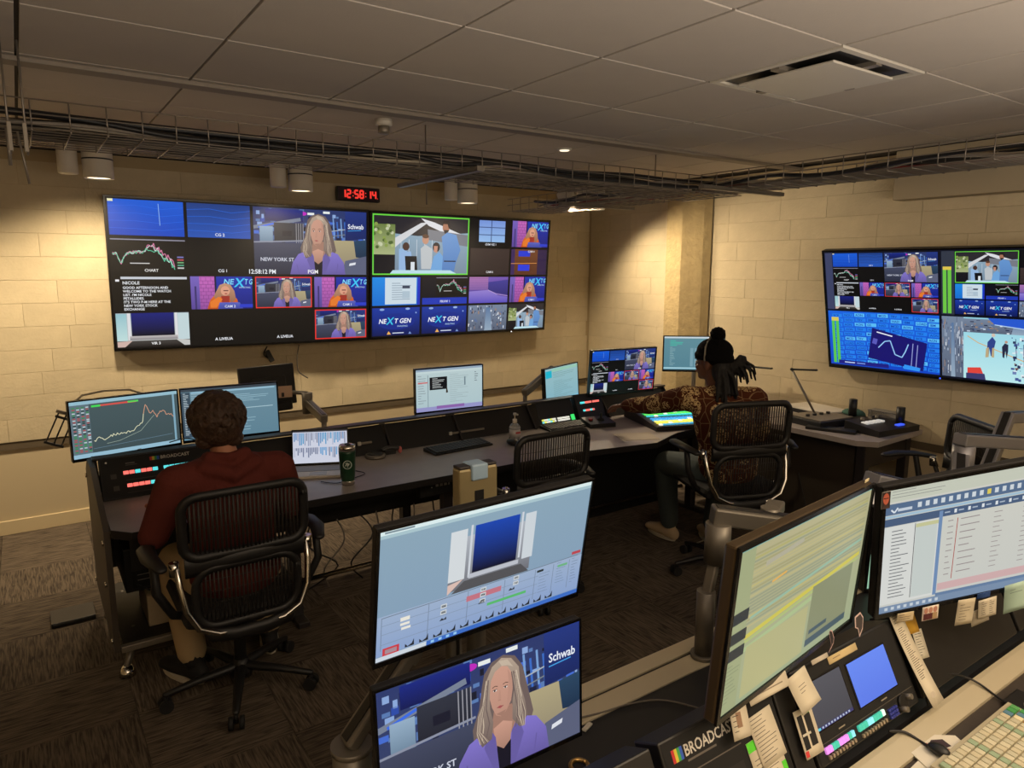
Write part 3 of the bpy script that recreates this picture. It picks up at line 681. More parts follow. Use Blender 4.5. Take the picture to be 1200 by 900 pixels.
def paint_rundown(s):
    s.rect(0, 0, 1, 1, (206, 206, 196), (200, 202, 196)); s.rect(0, 0, 1, .10, (196, 200, 184)); s.rows(.03, .02, .3, .09, 3, (120, 120, 120), .15); s.rect(0, .115, 1, .20, (84, 108, 140)); s.rect(0, .205, 1, .225, (160, 190, 210)); s.rect(0, .23, 1, .29, (70, 92, 124))
    s.line([(.03, .16), (.045, .185), (.06, .15)], .012, (220, 228, 236)); s.rect(.06, .158, .125, .180, (196, 206, 218)); z = s.z
    for k in range(19):
        s.z = z; s.rect(.15 + k * .036, .135, .168 + k * .036, .175, (206, 214, 220) if k not in (9, 14) else ((220, 200, 90) if k == 9 else (220, 110, 90)))
    for k in range(11): s.z = z; s.rect(.26 + k * .065, .245, .272 + k * .065, .275, (220, 226, 230)); s.rect(.28 + k * .065, .255, .305 + k * .065, .265, (170, 184, 200))
    s.z = z + 1; s.rect(.0, .295, .27, .93, (214, 216, 212)); s.rows(.04, .33, .13, .90, 20, (90, 94, 100), .22, .4, 1.0, 3); s.rect(.145, .30, .148, .91, (60, 66, 70)); s.rect(.15, .31, .25, .91, (196, 204, 200)); s.rect(.15, .305, .26, .335, (196, 196, 150)); s.rect(.255, .24, .272, .93, (110, 140, 180))
    for x0, x1, n, sd in ((.30, .33, 10, 5), (.36, .46, 9, 6), (.52, .58, 12, 7), (.66, .70, 12, 8), (.74, .80, 12, 9), (.86, .95, 12, 4)): s.rows(x0, .33, x1, .82, n, (150, 140, 140), .14, .5, 1, sd); s.z -= 1
    s.z += 1; s.line([(.345, .32), (.34, .82)], .006, (170, 60, 50)); s.rect(.275, .84, 1, .90, (206, 172, 172)); s.rect(.27, .92, 1, .945, (100, 126, 160)); s.rect(0, .945, 1, 1, (120, 142, 170)); z = s.z
    for k in range(9): s.z = z; s.rect(.03 + k * .03, .96, .045 + k * .03, .985, (196, 206, 214))
# ================================================================== the room
CEIL = 2.63; WA = 5.85; WB = 5.09; X0 = -2.2; Y0 = -2.6
BM = block_mat()
GAPD = mat('dark_joint', (70, 62, 52), 0.9)
JOINT = mat('block_joint', (172, 154, 120), 0.9)

fl = struct('floor', MB().box(X0, Y0, -0.06, WB + .2, WA + .2, -0.006), mat('floor_slab', (40, 36, 32), 0.95))
cm = carpet_mat()
tm = MB().box(-.249, -.249, -.006, .249, .249, 0).mesh('carpet_tile', cm)
rc = random.Random(11)
for i in range(-4, 11):
    for j in range(0, 12):
        x = i * .5; y = .35 + j * .5; x1 = min(x + .25, WB + .015); y1 = min(y + .25, WA + .015)
        if x1 - x + .25 < .03 or y1 - y + .25 < .03: continue
        if x1 < x + .249 or y1 < y + .249:
            link('carpet_tile', MB().box(-.249, -.249, -.006, x1 - x - .001, y1 - y - .001, 0).mesh('carpet_tile', cm), fl, (x, y, 0)); continue
        link('carpet_tile', tm, fl, (x, y, 0), (0, 0, (PI / 2) * ((i + j) % 4)))

# back wall: smooth lower wall, proud block courses above
wb_ = struct('wall_back', MB().box(X0, WA + .02, 0, WB + .2, WA + .2, CEIL).box(X0, WA + .0, 0.655, WB, WA + .02, CEIL), JOINT)
part('lower_wall', MB().box(X0, WA + .012, .0, WB, WA + .02, .655), CREAM, wb_)
wr_ = struct('wall_right', MB().box(WB + .02, Y0, 0, WB + .2, WA + .02, CEIL).box(WB, Y0, .655, WB + .02, WA, CEIL), JOINT)
part('lower_wall', MB().box(WB + .012, Y0, 0, WB + .02, WA + .012, .655), CREAM, wr_)
LEDGE_SHADOW = mat('overhang_shadow', (96, 84, 66), 0.9)  # dark colour painted in for the shadow below the proud blocks
lt = struct('shadow_strip_back', MB().box(X0, WA - .0, .60, WB - .02, WA + .012, .655), LEDGE_SHADOW)
lt2 = struct('shadow_strip_right', MB().box(WB - .0, 0, .60, WB + .012, WA - .02, .655), LEDGE_SHADOW)

COURSE = .158
bmeshes = {}
def block_mesh(l):
    k = round(l, 2)
    if k not in bmeshes: bmeshes[k] = MB().box(-k / 2 + .0008, -.006, -COURSE / 2 + .0008, k / 2 - .0008, 0.0, COURSE / 2 - .0008, .0012).mesh('block', BM)
    return bmeshes[k]
rb = random.Random(21)
z = .655 + COURSE / 2; row = 0
while z < CEIL - .02:
    x = X0 - rb.uniform(0, .3)
    while x < WB - .02:
        l = rb.choice([.3, .4, .5, .6, .7])
        if x + l > WB - .02: l = round(WB - .02 - x, 2)
        if l > .04 and z < CEIL - COURSE * .4: link('block', block_mesh(l), wb_, (x + l / 2, WA - .0, z))
        x += max(l, .04)
    y = WA - .018
    while y > -.6:
        l = rb.choice([.3, .4, .5, .6, .7])
        if z < CEIL - COURSE * .4: link('block', block_mesh(l), wr_, (WB - .0, y - l / 2, z), (0, 0, -PI / 2))
        y -= l
    z += COURSE
struct('wall_left', MB().box(X0 - .15, Y0, 0, X0, WA + .2, CEIL), CREAM)
struct('wall_front', MB().box(X0, Y0 - .15, 0, WB + .2, Y0, CEIL), CREAM)
struct('baseboard_back', MB().box(X0, WA - .002, 0, WB - .015, WA + .012, .10, .003), mat('cream_skirting', (214, 196, 158), 0.6))
struct('baseboard_right', MB().box(WB - .002, Y0, 0, WB + .012, WA - .01, .10, .003), mat('cream_skirting', (214, 196, 158), 0.6))

# ceiling with panels
cl = struct('ceiling', MB().box(X0 - .1, Y0 - .1, CEIL + .012, WB + .2, WA + .2, CEIL + .1), GAPD)
TILE = mat('ceiling_panel', (186, 176, 164), 0.9, bump=0.06, bscale=120, var=0.02)
GX = .676; GY = 1.515; T = .605
xs = [GX + T * k for k in range(-5, 8)]; ys = [GY + T * k for k in range(-5, 8)]
for i in range(len(xs) - 1):
    for j in range(len(ys) - 1):
        x0, x1, y0, y1 = xs[i], min(xs[i + 1], WB), ys[j], min(ys[j + 1], WA)
        if x1 - x0 < .05 or y1 - y0 < .05 or x0 < X0: continue
        if abs(x0 - 2.491) < .02 and abs(y0 - GY) < .02: continue
        k = (round(x1 - x0, 2), round(y1 - y0, 2))
        if ('c', k) not in bmeshes:
            bmeshes[('c', k)] = MB().box(-k[0] / 2 + .0045, -k[1] / 2 + .0045, 0, k[0] / 2 - .0045, k[1] / 2 - .0045, .014, .002).mesh('ceiling_panel', TILE)
        link('ceiling_panel', bmeshes[('c', k)], cl, ((x0 + x1) / 2, (y0 + y1) / 2, CEIL))
struct('trim_1', MB().box(X0, 3.37, CEIL - .018, WB, 3.46, CEIL + .001, .004), mat('ceiling_trim', (140, 130, 118), 0.7))
# square air diffuser
v = thing('ceiling_diffuser', 'square white air diffuser plate set in the ceiling', 'air vent', (2.793, 1.817, CEIL))
part('frame', MB().box(-.298, -.298, -.004, .298, -.27, .01).box(-.298, .27, -.004, .298, .298, .01).box(-.298, -.27, -.004, -.27, .27, .01).box(.27, -.27, -.004, .298, .27, .01), WHITEP, v)
part('throat', MB().box(-.27, -.27, .006, .27, .27, .011), BLACK, v, 'black opening behind the plate')
part('face_plate', MB().box(-.215, -.215, -.022, .215, .215, -.012, .003), WHITEP, v)
part('bracket', MB().box(-.02, -.27, -.012, .02, .27, .006).box(-.27, -.02, -.012, .27, .02, .006), ALUD, v)
s_ = thing('smoke_detector', 'small round detector on the ceiling above the cable tray', 'detector', (1.68, 3.62, CEIL))
part('base', MB().lathe([(.045, 0), (.045, -.03), (.03, -.035)]), WHITEP, s_)
part('sensor', MB().lathe([(.03, -.035), (.032, -.07), (.022, -.075)]), ALUD, s_)
d_ = thing('recessed_downlight', 'tiny recessed round ceiling light beyond the cable tray', 'light', (3.05, 3.78, CEIL))
part('ring', MB().lathe([(.05, 0), (.05, -.008), (.035, -.01)]), WHITEP, d_)
part('lens', MB().lathe([(.034, -.01), (.03, -.014)]), mat('lens_glow', (255, 240, 210), emit=1.2), d_, 'small glowing lens')

# concrete column
col = struct('trim_4', MB().prism([(WB - .02, 4.62), (4.93, 4.60), (4.93, 4.42), (5.02, 4.25), (WB - .02, 4.20)], 0, CEIL), mat('rough_concrete', (178, 158, 116), 0.9, bump=0.9, bscale=28, var=0.10, vscale=14))
col['label'] = 'rough concrete column with chamfered corner'
# boxed duct high on the right wall
dk = struct('trim_5', MB().box(4.93, .3, 2.31, WB - .018, 2.56, CEIL, .004), mat('duct_paint', (168, 154, 128), 0.8))
sc = thing('screen_housing', 'long narrow dark projector-screen housing under the ceiling at the right wall', 'housing', (4.84, 1.98, 2.5))
part('case', MB().box(-.035, -.46, -.03, .035, .46, .035, .006), BLACK, sc)
part('bracket', MB().box(-.02, .28, -.03, .09, .31, .01), ALUD, sc); part('bracket', MB().box(-.02, -.32, -.03, .09, -.29, .01), ALUD, sc)
part('end_cap', MB().box(-.04, .46, -.035, .04, .475, .04, .004), ALUD, sc); part('end_cap', MB().box(-.04, -.475, -.035, .04, -.46, .04, .004), ALUD, sc)

# wall-washer cans in pairs
def can(x, y, label, lit=True):
    t = thing('ceiling_spotlight', label, 'spotlight', (x, y, CEIL), 0, 'paired cylinder spotlights by the back wall')
    part('housing', MB().lathe([(.085, 0), (.085, -.235), (.08, -.24), (.08, -.225)], 24), WHITEP, t)
    part('band', MB().lathe([(.0865, -.12), (.0865, -.128)], 24), BLACK, t, 'thin black band')
    part('lens', MB().lathe([(.079, -.226), (.076, -.231)], 24), mat('lamp_lens', (255, 232, 190), emit=3.0), t, 'glowing round lens')
    part('junction_cylinder', MB().lathe([(.055, 0), (.055, -.215), (.05, -.22)], 20, (-.16, .0, 0)), WHITEP, t)
    return t
can(*WASH[1], 'cylinder ceiling spotlight above the left top corner of the long video wall')
can(*WASH[2], 'cylinder ceiling spotlight beside the red digital clock')
can(*WASH[3], 'cylinder ceiling spotlight above the right half of the long video wall')
can(4.50, 5.10, 'cylinder ceiling spotlight in the corner above the concrete column')
can(*WASH[0], 'cylinder ceiling spotlight farthest left along the back wall')
t = thing('tilted_spotlight', 'white tilted track spotlight head near the corner of the cable trays', 'spotlight', (3.87, 4.72, 2.42), rot=(R(0), R(-38), R(20)))
part('head', MB().box(-.05, -.075, -.09, .05, .075, .09, .01), WHITEP, t)
part('slot', MB().box(-.052, -.078, -.0, .052, -.0755, .008), BLACK, t, 'black slot')
part('yoke', MB().box(-.012, -.085, .05, .012, .085, .10, .002), ALUD, t)
part('stem', MB().cyl((0, 0, .09), (-.13, 0, .20), .01), ALUD, t)

# ------------------------------------------------------------------ wire cable trays
def tray(name, label, x0, x1, y0, y1, along, zb=2.34, h=.10, step=.12):
    t = thing(name, label, 'cable tray', (0, 0, 0), 0, 'wire basket trays under the ceiling')
    L0, L1, W0, W1 = (x0, x1, y0, y1) if along == 'x' else (y0, y1, x0, x1)
    def pt(l, w, z): return (l, w, z) if along == 'x' else (w, l, z)
    m = MB(); n = 9
    for k in range(n): w = W0 + (W1 - W0) * k / (n - 1); m.cyl(pt(L0, w, zb), pt(L1, w, zb), .0026, seg=5)
    part('floor_wires', m, WIRE, t)
    m = MB()
    for w in (W0, W1):
        for z in (zb + h * .5, zb + h): m.cyl(pt(L0, w, z), pt(L1, w, z), .0026, seg=5)
    part('side_wires', m, WIRE, t)
    rm = MB(); s = .0028
    for a, b in ((pt(0, W0, zb - s), pt(0, W0, zb + h)), (pt(0, W1, zb - s), pt(0, W1, zb + h)), (pt(0, W0, zb - s * 1.6), pt(0, W1, zb - s * 1.6))): rm.cyl(a, b, s, seg=5)
    me = rm.mesh('rib', WIRE)
    l = L0 + .05
    while l < L1: link('rib', me, t, pt(l, 0, 0)); l += step
    return t
tray('cable_tray', 'wire basket cable tray running under the ceiling along the long video wall', -1.4, 4.1, 3.16, 3.64, 'x')
tray('cable_tray', 'wire basket cable tray running under the ceiling along the right wall', 3.68, 4.02, .7, 3.16, 'y', 2.345)
tray('cable_tray', 'short wire basket cable tray branching from the junction toward the back wall corner', 3.50, 3.94, 3.66, 5.1, 'y', 2.33)
CB = [mat('black_cable', (24, 23, 24), .5), mat('grey_cable', (120, 112, 102), .6), mat('pale_cable', (168, 158, 140), .6), mat('red_cable', (120, 30, 30), .5)]
rt = random.Random(5)
def cable(pts, r, m, label, group=None, name='cable', cat='cable', seg=6):
    # smooth path
    P = [Vector(p) for p in pts]; out = []
    for i in range(len(P) - 1):
        a = P[max(i - 1, 0)]; b = P[i]; c = P[i + 1]; d = P[min(i + 2, len(P) - 1)]
        for k in range(5):
            t = k / 5; out.append(0.5 * ((2 * b) + (c - a) * t + (2 * a - 5 * b + 4 * c - d) * t * t + (3 * b - a - 3 * c + d) * t ** 3))
    out.append(P[-1])
    return single(name, MB().loft(out, r, seg), m, label, cat, group=group)
for n, (L0, L1, W0, W1, al, grp, lab) in enumerate([(-1.35, 3.95, 3.19, 3.6, 'x', 'cables in the tray along the video wall', 'data cable lying in the wire tray along the video wall'),
                                                (.75, 3.5, 3.72, 3.98, 'y', 'cables in the tray along the right wall', 'data cable lying in the wire tray along the right wall'),
                                                (3.5, 5.05, 3.54, 3.9, 'y', 'cables in the short branch tray', 'data cable lying in the short branch tray')]):
    N = (17, 10, 8)[n]
    for k in range(N):
        r = rt.choice([.006, .008, .011]); w = W0 + (W1 - W0) * k / (N - 1); pts = []; l = L0; zz = 2.352 + r
        while l < L1: pts.append((l, w + rt.uniform(-.015, .015), zz + rt.choice([0, 0, .012, .03]))); l += .32
        if al == 'y': pts = [(b, a, c) for a, b, c in pts]
        ci = k % 4 if n else k % 3; cn = ('black ', 'grey ', 'pale ', 'dark red ')[ci]
        cable(pts, r, CB[ci], cn + lab, cn + grp)
# second layer: thick black bundles
for k in range(3):
    pts = []; l = -1.3
    while l < 3.9: pts.append((l, 3.24 + k * .14 + rt.uniform(-.03, .03), 2.395 + rt.uniform(-.006, .02))); l += .4
    cable(pts, .014, CB[0], 'thick black cable bundle on top of the cables in the long tray', 'black bundles in the long tray', 'cable_bundle')
# strut bars and hanger rods
def rod(x, y, z0, z1, label): single('hanger_rod', MB().cyl((x, y, z0), (x, y, z1), .004, seg=6), WIRE, label, 'rod')
rod(1.93, 3.62, 2.2, CEIL - .001, 'thin hanger rod holding the long tray right of the red clock')
rod(3.72, 3.60, 2.3, CEIL - .001, 'thin hanger rod at the tray junction')
rod(.02, 3.14, 2.24, CEIL - .001, 'thin hanger rod at the left end of the long tray')
rod(.07, 3.14, 2.24, CEIL - .001, 'second hanger rod at the left end of the long tray')
t = thing('tray_clamp', 'galvanised clamp with bolts under the left end of the long tray', 'clamp', (.045, 3.135, 2.30))
part('plate', MB().box(-.030, -.008, -.05, -.016, .008, .05, .002).box(.016, -.008, -.05, .030, .008, .05, .002), ALUD, t)
part('bolt', MB().cyl((-.03, 0, -.10), (-.03, 0, .03), .006, seg=8), ALUD, t); part('bolt', MB().cyl((.02, 0, -.16), (.0, 0, .02), .004, seg=8), ALUD, t)
def strut(name, a, b, label):
    a = Vector(a); b = Vector(b); d = (b - a); ln = d.length
    t = thing(name, label, 'strut', a, rot=d.to_track_quat('X', 'Z').to_euler())
    part('channel', MB().box(0, -.02, -.003, ln, .02, 0).box(0, -.02, -.003, ln, -.017, .02).box(0, .017, -.003, ln, .02, .02), ALU, t)
    part('end_plate', MB().box(-.004, -.022, -.004, 0, .022, .022), ALU, t)
strut('strut_channel', (1.93, 3.05, 2.325), (1.93, 3.95, 2.325), 'bright metal strut channel crossing under the long tray beside the clock')
strut('strut_channel', (3.4, 4.25, 2.322), (4.15, 4.25, 2.322), 'metal strut channel crossing under the short branch tray')
strut('strut_channel', (3.45, 2.95, 2.33), (4.25, 2.95, 2.33), 'metal strut channel crossing under the tray along the right wall')

# digital clock
t = thing('digital_clock', 'black wall clock with red digits above the video wall', 'clock', (2.435, 5.79, 2.465))
part('case', MB().box(-.19, -.02, -.058, .19, .03, .058, .006), BLACK, t)
sc_ = Scr(.38, .115); sc_.rect(.02, .05, .98, .95, (16, 5, 6)); 
def seven(s, ch, x, w, y0, y1, c):
    S = {'0': 'abcdef', '1': 'bc', '2': 'abged', '3': 'abgcd', '4': 'fgbc', '5': 'afgcd', '8': 'abcdefg'}[ch]; ym = (y0 + y1) / 2; z = s.z
    g = {'a': [(x, y0), (x + w, y0)], 'b': [(x + w, y0), (x + w, ym)], 'c': [(x + w, ym), (x + w, y1)], 'd': [(x, y1), (x + w, y1)], 'e': [(x, ym), (x, y1)], 'f': [(x, y0), (x, ym)], 'g': [(x, ym), (x + w, ym)]}
    for k in S: s.z = z; s.line(g[k], .13, c)
xx = .10
for ch in '12:58:14':
    if ch == ':': sc_.rects([(xx + .0, .36, xx + .022, .44, (255, 60, 50)), (xx + .0, .60, xx + .022, .68, (255, 60, 50))]); xx += .055
    else: seven(sc_, ch, xx, .075, .24, .76, (255, 60, 50)); xx += .122
sc_.rect(.93, .72, .945, .78, (255, 60, 50))
sc_.build('digit_display', t, screen_mat(), (0, -.0225, 0))

# ------------------------------------------------------------------ screens
def rotM(yaw, pitch, roll): return Matrix.Rotation(R(yaw), 3, 'Z') @ Matrix.Rotation(R(pitch), 3, 'X') @ Matrix.Rotation(R(roll), 3, 'Y')
def monitor(name, label, cat, c, k, w, h, yaw, pitch, roll, paint, bez=.008, chin=.018, depth=.035, shell=None, group=None, feet=False, side=None, backbox=True):
    """c = fitted centre, k = scale toward the eye"""
    c = Vector((c[0] * k, c[1] * k, EYE + (c[2] - EYE) * k))
    t = thing(name, label, cat, c, rot=rotM(yaw, pitch, roll).to_euler(), group=group)
    shell = shell or BLACK
    t.scale = (k, k, k)
    part('housing', MB().box(-w / 2, .004, -h / 2, w / 2, depth, h / 2, .005), shell, t)
    part('bezel', MB().box(-w / 2, -.002, -h / 2, w / 2, .004, -h / 2 + chin).box(-w / 2, -.002, h / 2 - bez, w / 2, .004, h / 2).box(-w / 2, -.002, -h / 2 + chin, -w / 2 + bez, .004, h / 2 - bez).box(w / 2 - bez, -.002, -h / 2 + chin, w / 2, .004, h / 2 - bez), side or GLOSS, t)
    if backbox: part('mount_plate', MB().box(-.06, depth, -.06, .06, depth + .02, .06, .004), ALUD, t)
    if paint:
        s = Scr(w - 2 * bez, h - bez - chin); s.rect(0, 0, 1, 1, (8, 8, 10)); paint(s)
        s.build('display', t, screen_mat(), (0, .002, (chin - bez) / 2))
    return t

# video wall
a = monitor('wall_screen', 'large wall television on the left of the long video wall, multiview with big blonde presenter', 'television', (1.509, 5.773, 1.788), .985, 1.95, 1.11, -2.6, 3.8, .5, multiview_left, .012, .016, .06, feet=False)
b = monitor('wall_screen', 'large wall television on the right of the long video wall, green-framed office picture', 'television', (3.479, 5.763, 1.777), .985, 1.95, 1.11, .4, 4.5, .1, multiview_right, .012, .016, .06)
part('led', MB().box(.55, -.004, -.559, .56, -.001, -.549), mat('white_led', (240, 240, 255), emit=1.5), b)
b = monitor('wall_screen', 'wall television on the right wall split into four pictures over a blue share board', 'television', (5.304, 2.348, 1.526), .925, 1.68, .96, -87, 14.7, 0, paint_tv_b, .012, .018, .06)
part('led', MB().box(-.01, -.004, -.478, .0, -.001, -.468), mat('blue_led', (60, 90, 255), emit=2.0), b)
part('mount_arm', MB().box(-.2, .06, -.2, -.14, .16, .2).box(.14, .06, -.2, .2, .16, .2), BLACK, b)
cable([(1.60, 5.76, 1.22), (1.58, 5.79, 1.16), (1.62, 5.8, 1.12)], .006, CB[0], 'black plug lead hanging below the video wall', name='power_lead')
single('power_adapter', MB().box(-.02, -.015, -.05, .02, .015, .05, .006), BLACK, 'small black adapter hanging below the left television', 'adapter', (1.625, 5.79, 1.14), (0, R(-25), 0))
cable([(1.86, 5.76, 1.22), (1.82, 5.70, 1.12), (1.70, 5.3, 1.07), (1.62, 4.86, 1.08)], .004, CB[0], 'black cable from the left television down to the turned monitor', name='signal_cable')

# ------------------------------------------------------------------ arms
def beam(m, a, b, w, h, bev=.006):
    a = Vector(a); b = Vector(b); d = b - a; L = d.length; q = d.to_track_quat('X', 'Z').to_matrix().to_4x4(); M = Matrix.Translation(a) @ q
    return m.box(-w * .3, -w / 2, -h / 2, L + w * .3, w / 2, h / 2, bev, M)
def arm(name, label, base, els, m=None, cat='monitor arm', grp=None, up=0.0):
    m = m or ALU; name = 'monitor_mount'; t = thing(name, label, cat, base, group=grp)
    if up: part('riser_post', MB().cyl((0, 0, .01), (0, 0, up + .02), .016), m, t)
    for e in els:
        a, b = Vector(e[1]), Vector(e[2])
        if up and e is not els[0]: a.z += up; b.z += up
        if e[0] == 'c': part(e[4], MB().cyl(a, b, e[3], seg=24), m, t)
        else:
            part(e[5], beam(MB(), a, b, e[3], e[4]), m, t); d = b - a
            if d.length > .12:
                d.normalize(); uv = Vector((0, 0, 1)) if abs(d.z) < .95 else Vector((0, -1, 0)); uv = (uv - d * uv.dot(d)).normalized()
                part('cable_slot', beam(MB(), a + uv * (e[4] * .5 + .001), b + uv * (e[4] * .5 + .001), e[3] * .5, .004, .001), BLACK, t, 'black cable slot')
    return t
# ================================================================== long console desk by the back wall
DT = .735
t = thing('console_desk', 'long dark control-room console desk running along the video wall', 'desk', (0, 0, 0))
WTP = [(.23, 3.33), (.30, 3.25), (2.72, 3.21), (3.30, 3.10), (3.62, 3.22), (4.30, 3.26), (4.30, 3.95), (.23, 3.95), (.23, 3.76)]
part('worktop', MB().prism(WTP, DT - .035, DT), TOP, t)
EDGE = mat('black_edge_band', (28, 26, 26), .4)
e = MB()
for a, b in zip(WTP[:5], WTP[1:6]): beam(e, (a[0], a[1], DT - .0185), (b[0], b[1], DT - .0185), .006, .037, .001)
part('edge_band', e, EDGE, t)
# rear bridge: sloped panels between dividers
bays = [(.90, 1.02), (1.02, 1.40), (1.42, 1.78), (1.80, 2.28), (2.30, 2.88), (2.90, 2.96), (3.60, 4.28)]
for x0, x1 in bays: part('riser_panel', MB().prof([(3.87, DT), (3.985, .885), (4.0, .88), (3.885, DT)], x0, x1), BLACK, t)
for x in (.235, .895, 1.41, 1.79, 2.29, 2.89, 3.59, 4.28): part('divider', MB().prof([(3.845, DT), (3.975, .90), (4.03, .90), (4.03, DT)], x - .006, x + .006), DARK, t)
part('top_rail', MB().box(.22, 3.965, .893, 4.30, 4.035, .905, .003), DARK, t)
part('mount_rail', MB().box(.24, 4.035, .77, 4.28, 4.13, .80, .003), DARK, t)
part('rear_panel', MB().box(.24, 4.035, .30, 4.28, 4.05, .77), BLACK, t)
# left end panel with bolts, shelves and feet
sp = part('side_panel', MB().prism([(3.36, .16), (4.22, .16), (4.22, .80), (4.05, .89), (3.86, .89), (3.36, .72)], -.012, .012, Matrix(((0, 0, 1, .215), (1, 0, 0, 0), (0, 1, 0, 0), (0, 0, 0, 1)))), mat('grey_side_panel', (70, 62, 54), .5), t)
for y, z_ in ((3.40, .20), (3.40, .66), (4.18, .20), (4.16, .78), (3.45, .45)): part('bolt', MB().cyl((.195, y, z_), (.205, y, z_), .012, seg=10), CHROME, sp)
part('lower_rail', MB().box(.23, 3.36, .15, .86, 3.39, .18, .004), ALUD, t)
part('rack_shelf', MB().box(.24, 3.40, .16, .88, 4.12, .175), BLACK, t)
part('rack_side', MB().box(.88, 3.42, .10, .90, 4.14, .70), BLACK, t)
part('apron', MB().box(.92, 3.44, .60, 4.2, 3.46, DT - .035), BLACK, t)
part('modesty_panel', MB().box(2.2, 3.70, .05, 4.2, 3.715, .70), BLACK, t)
part('cable_trough', MB().prof([(3.75, .42), (4.12, .42), (4.12, .60), (4.10, .60), (4.10, .44), (3.77, .44), (3.77, .52), (3.75, .52)], .92, 4.2), BLACK, t)
for x in (1.06, 1.98, 2.86, 4.15): part('leg', MB().box(x - .03, 3.50, .02, x + .03, 3.56, DT - .035, .004).box(x - .03, 4.06, .02, x + .03, 4.12, .42, .004).box(x - .03, 3.4, 0, x + .03, 4.18, .03, .004), DARK, t)
part('foot_rail', MB().cyl((1.0, 3.62, .16), (4.15, 3.62, .16), .014), CHROME, t, 'bright metal foot rail')
for y in (3.44, 4.12):
    L = part('foot', MB().loft([(.30, y + .12 * (1 if y < 3.8 else -1), .16), (.27, y + .02, .09), (.25, y, .045)], [.02, .018, .014], 8), ALU, t)
    part('foot_pad', MB().lathe([(.02, .045), (.032, .02), (.035, 0)], 16, (.25, y, 0)), CHROME, L)
part('vent_grille', MB().box(.30, 3.405, .50, .80, 3.41, .66), BLACK, t)

# rack boxes with small lights under the left end
k = thing('rack_unit', 'black rack unit with tiny white lights under the left desk end', 'equipment', (.56, 3.76, .46))
part('case', MB().box(-.28, -.25, -.10, .28, .18, .11, .004), BLACK, k)
s = Scr(.50, .18); s.rect(0, 0, 1, 1, (6, 6, 6)); rr = random.Random(2)
for i in range(6): s.rows(.04 + .0, .1 + i * .14, .6, .12 + i * .14, 1, (150, 146, 140), .9, .3, 1, i); s.z -= 1
s.build('light_strip', k, print_mat(), (0, -.2525, 0.01))
k = thing('carton', 'pale cardboard box on the lower shelf of the left desk end', 'box', (.56, 3.66, .176))
part('body', MB().box(-.20, -.16, 0, .20, .16, .15, .004), mat('cardboard_pale', (176, 158, 128), .9), k); part('grip_slot', MB().box(-.05, -.163, .085, .05, -.159, .105, .001), BLACK, k)
rr = random.Random(3)
for n in range(5):
    pts = [(.34 + .09 * n + rr.uniform(-.05, .05), 3.47 + rr.uniform(-.03, .05), .56 - .05 * q + rr.uniform(-.02, .02)) for q in range(5)]
    pts[2] = (pts[2][0] + .07, pts[2][1], pts[2][2]); cable(pts, .004, CB[0], 'black cable dangling over the pale box under the left desk end', 'cables under the left desk end')
k = thing('power_strip', 'black controller box with small white marks under the worktop', 'equipment', (1.90, 3.42, .63))
part('case', MB().box(-.16, -.02, -.06, .16, .02, .06, .004), BLACK, k)
s = Scr(.3, .1); s.rect(0, 0, 1, 1, (8, 8, 8)); s.rects([(.30, .30, .36, .58, (180, 176, 170)), (.39, .38, .45, .58, (160, 156, 150)), (.48, .38, .54, .58, (160, 156, 150)), (.57, .26, .60, .58, (180, 176, 170))]); s.rects([(.2, .3, .23, .36, (200, 200, 190)), (.2, .55, .23, .61, (200, 200, 190)), (.45, .12, .72, .15, (120, 116, 110))]); s.build('printed_face', k, print_mat(), (0, -.0215, 0))
rr = random.Random(8)
for n in range(7):
    x = 1.25 + n * .13
    cable([(x, 3.80, .44), (x + rr.uniform(-.08, .08), 3.72, .30), (x + rr.uniform(-.12, .12), 3.70, .16), (x + rr.uniform(-.1, .1), 3.78, .01)], .005, CB[n % 2], ('black', 'grey')[n % 2] + ' cable hanging below the middle of the console desk', ('black', 'grey') [n % 2] + ' cables below the desk')
t_ = thing('waste_bin', 'low black floor box behind the left end of the desk', 'box', (.08, 4.22, 0)); part('body', MB().box(-.10, -.09, 0, .10, .09, .02, .004), BLACK, t_); part('lid', MB().box(-.10, -.09, .02, .10, .09, .025, .002), DARK, t_)

# intercom and control panels on the bridge
def broadcast_logo(s, x, y, h, maxw):
    for i, c in enumerate([(190, 50, 50), (210, 190, 60), (60, 160, 80), (50, 90, 190)]): s.rect(x - h * .9 + i * h * .2, y - h, x - h * .9 + (i + 1) * h * .2, y + h * .1, c); s.z -= 1
    s.z += 1; s.text('BROADCAST', x, y, h, (200, 196, 188), True, maxw)
def panel(name, label, x0, x1, yz0, yz1, paint, cat='control panel', depth=.05, litname='lit_face', M_=None):
    """sloped box face from yz0 (bottom front) to yz1 (top back)"""
    (ya, za), (yb, zb) = yz0, yz1; L = math.hypot(yb - ya, zb - za); ang = math.atan2(zb - za, yb - ya)
    k = thing(name, label, cat, ((x0 + x1) / 2, (ya + yb) / 2, (za + zb) / 2), rot=(ang - PI / 2, 0, 0))
    part('case', MB().box(-(x1 - x0) / 2, 0, -L / 2, (x1 - x0) / 2, depth, L / 2, .004), BLACK, k)
    if paint:
        s = Scr(x1 - x0 - .01, L - .01); s.rect(0, 0, 1, 1, (12, 11, 11)); paint(s); s.build('panel_face', k, M_ or print_mat(), (0, -.0008, 0))
    return k, L
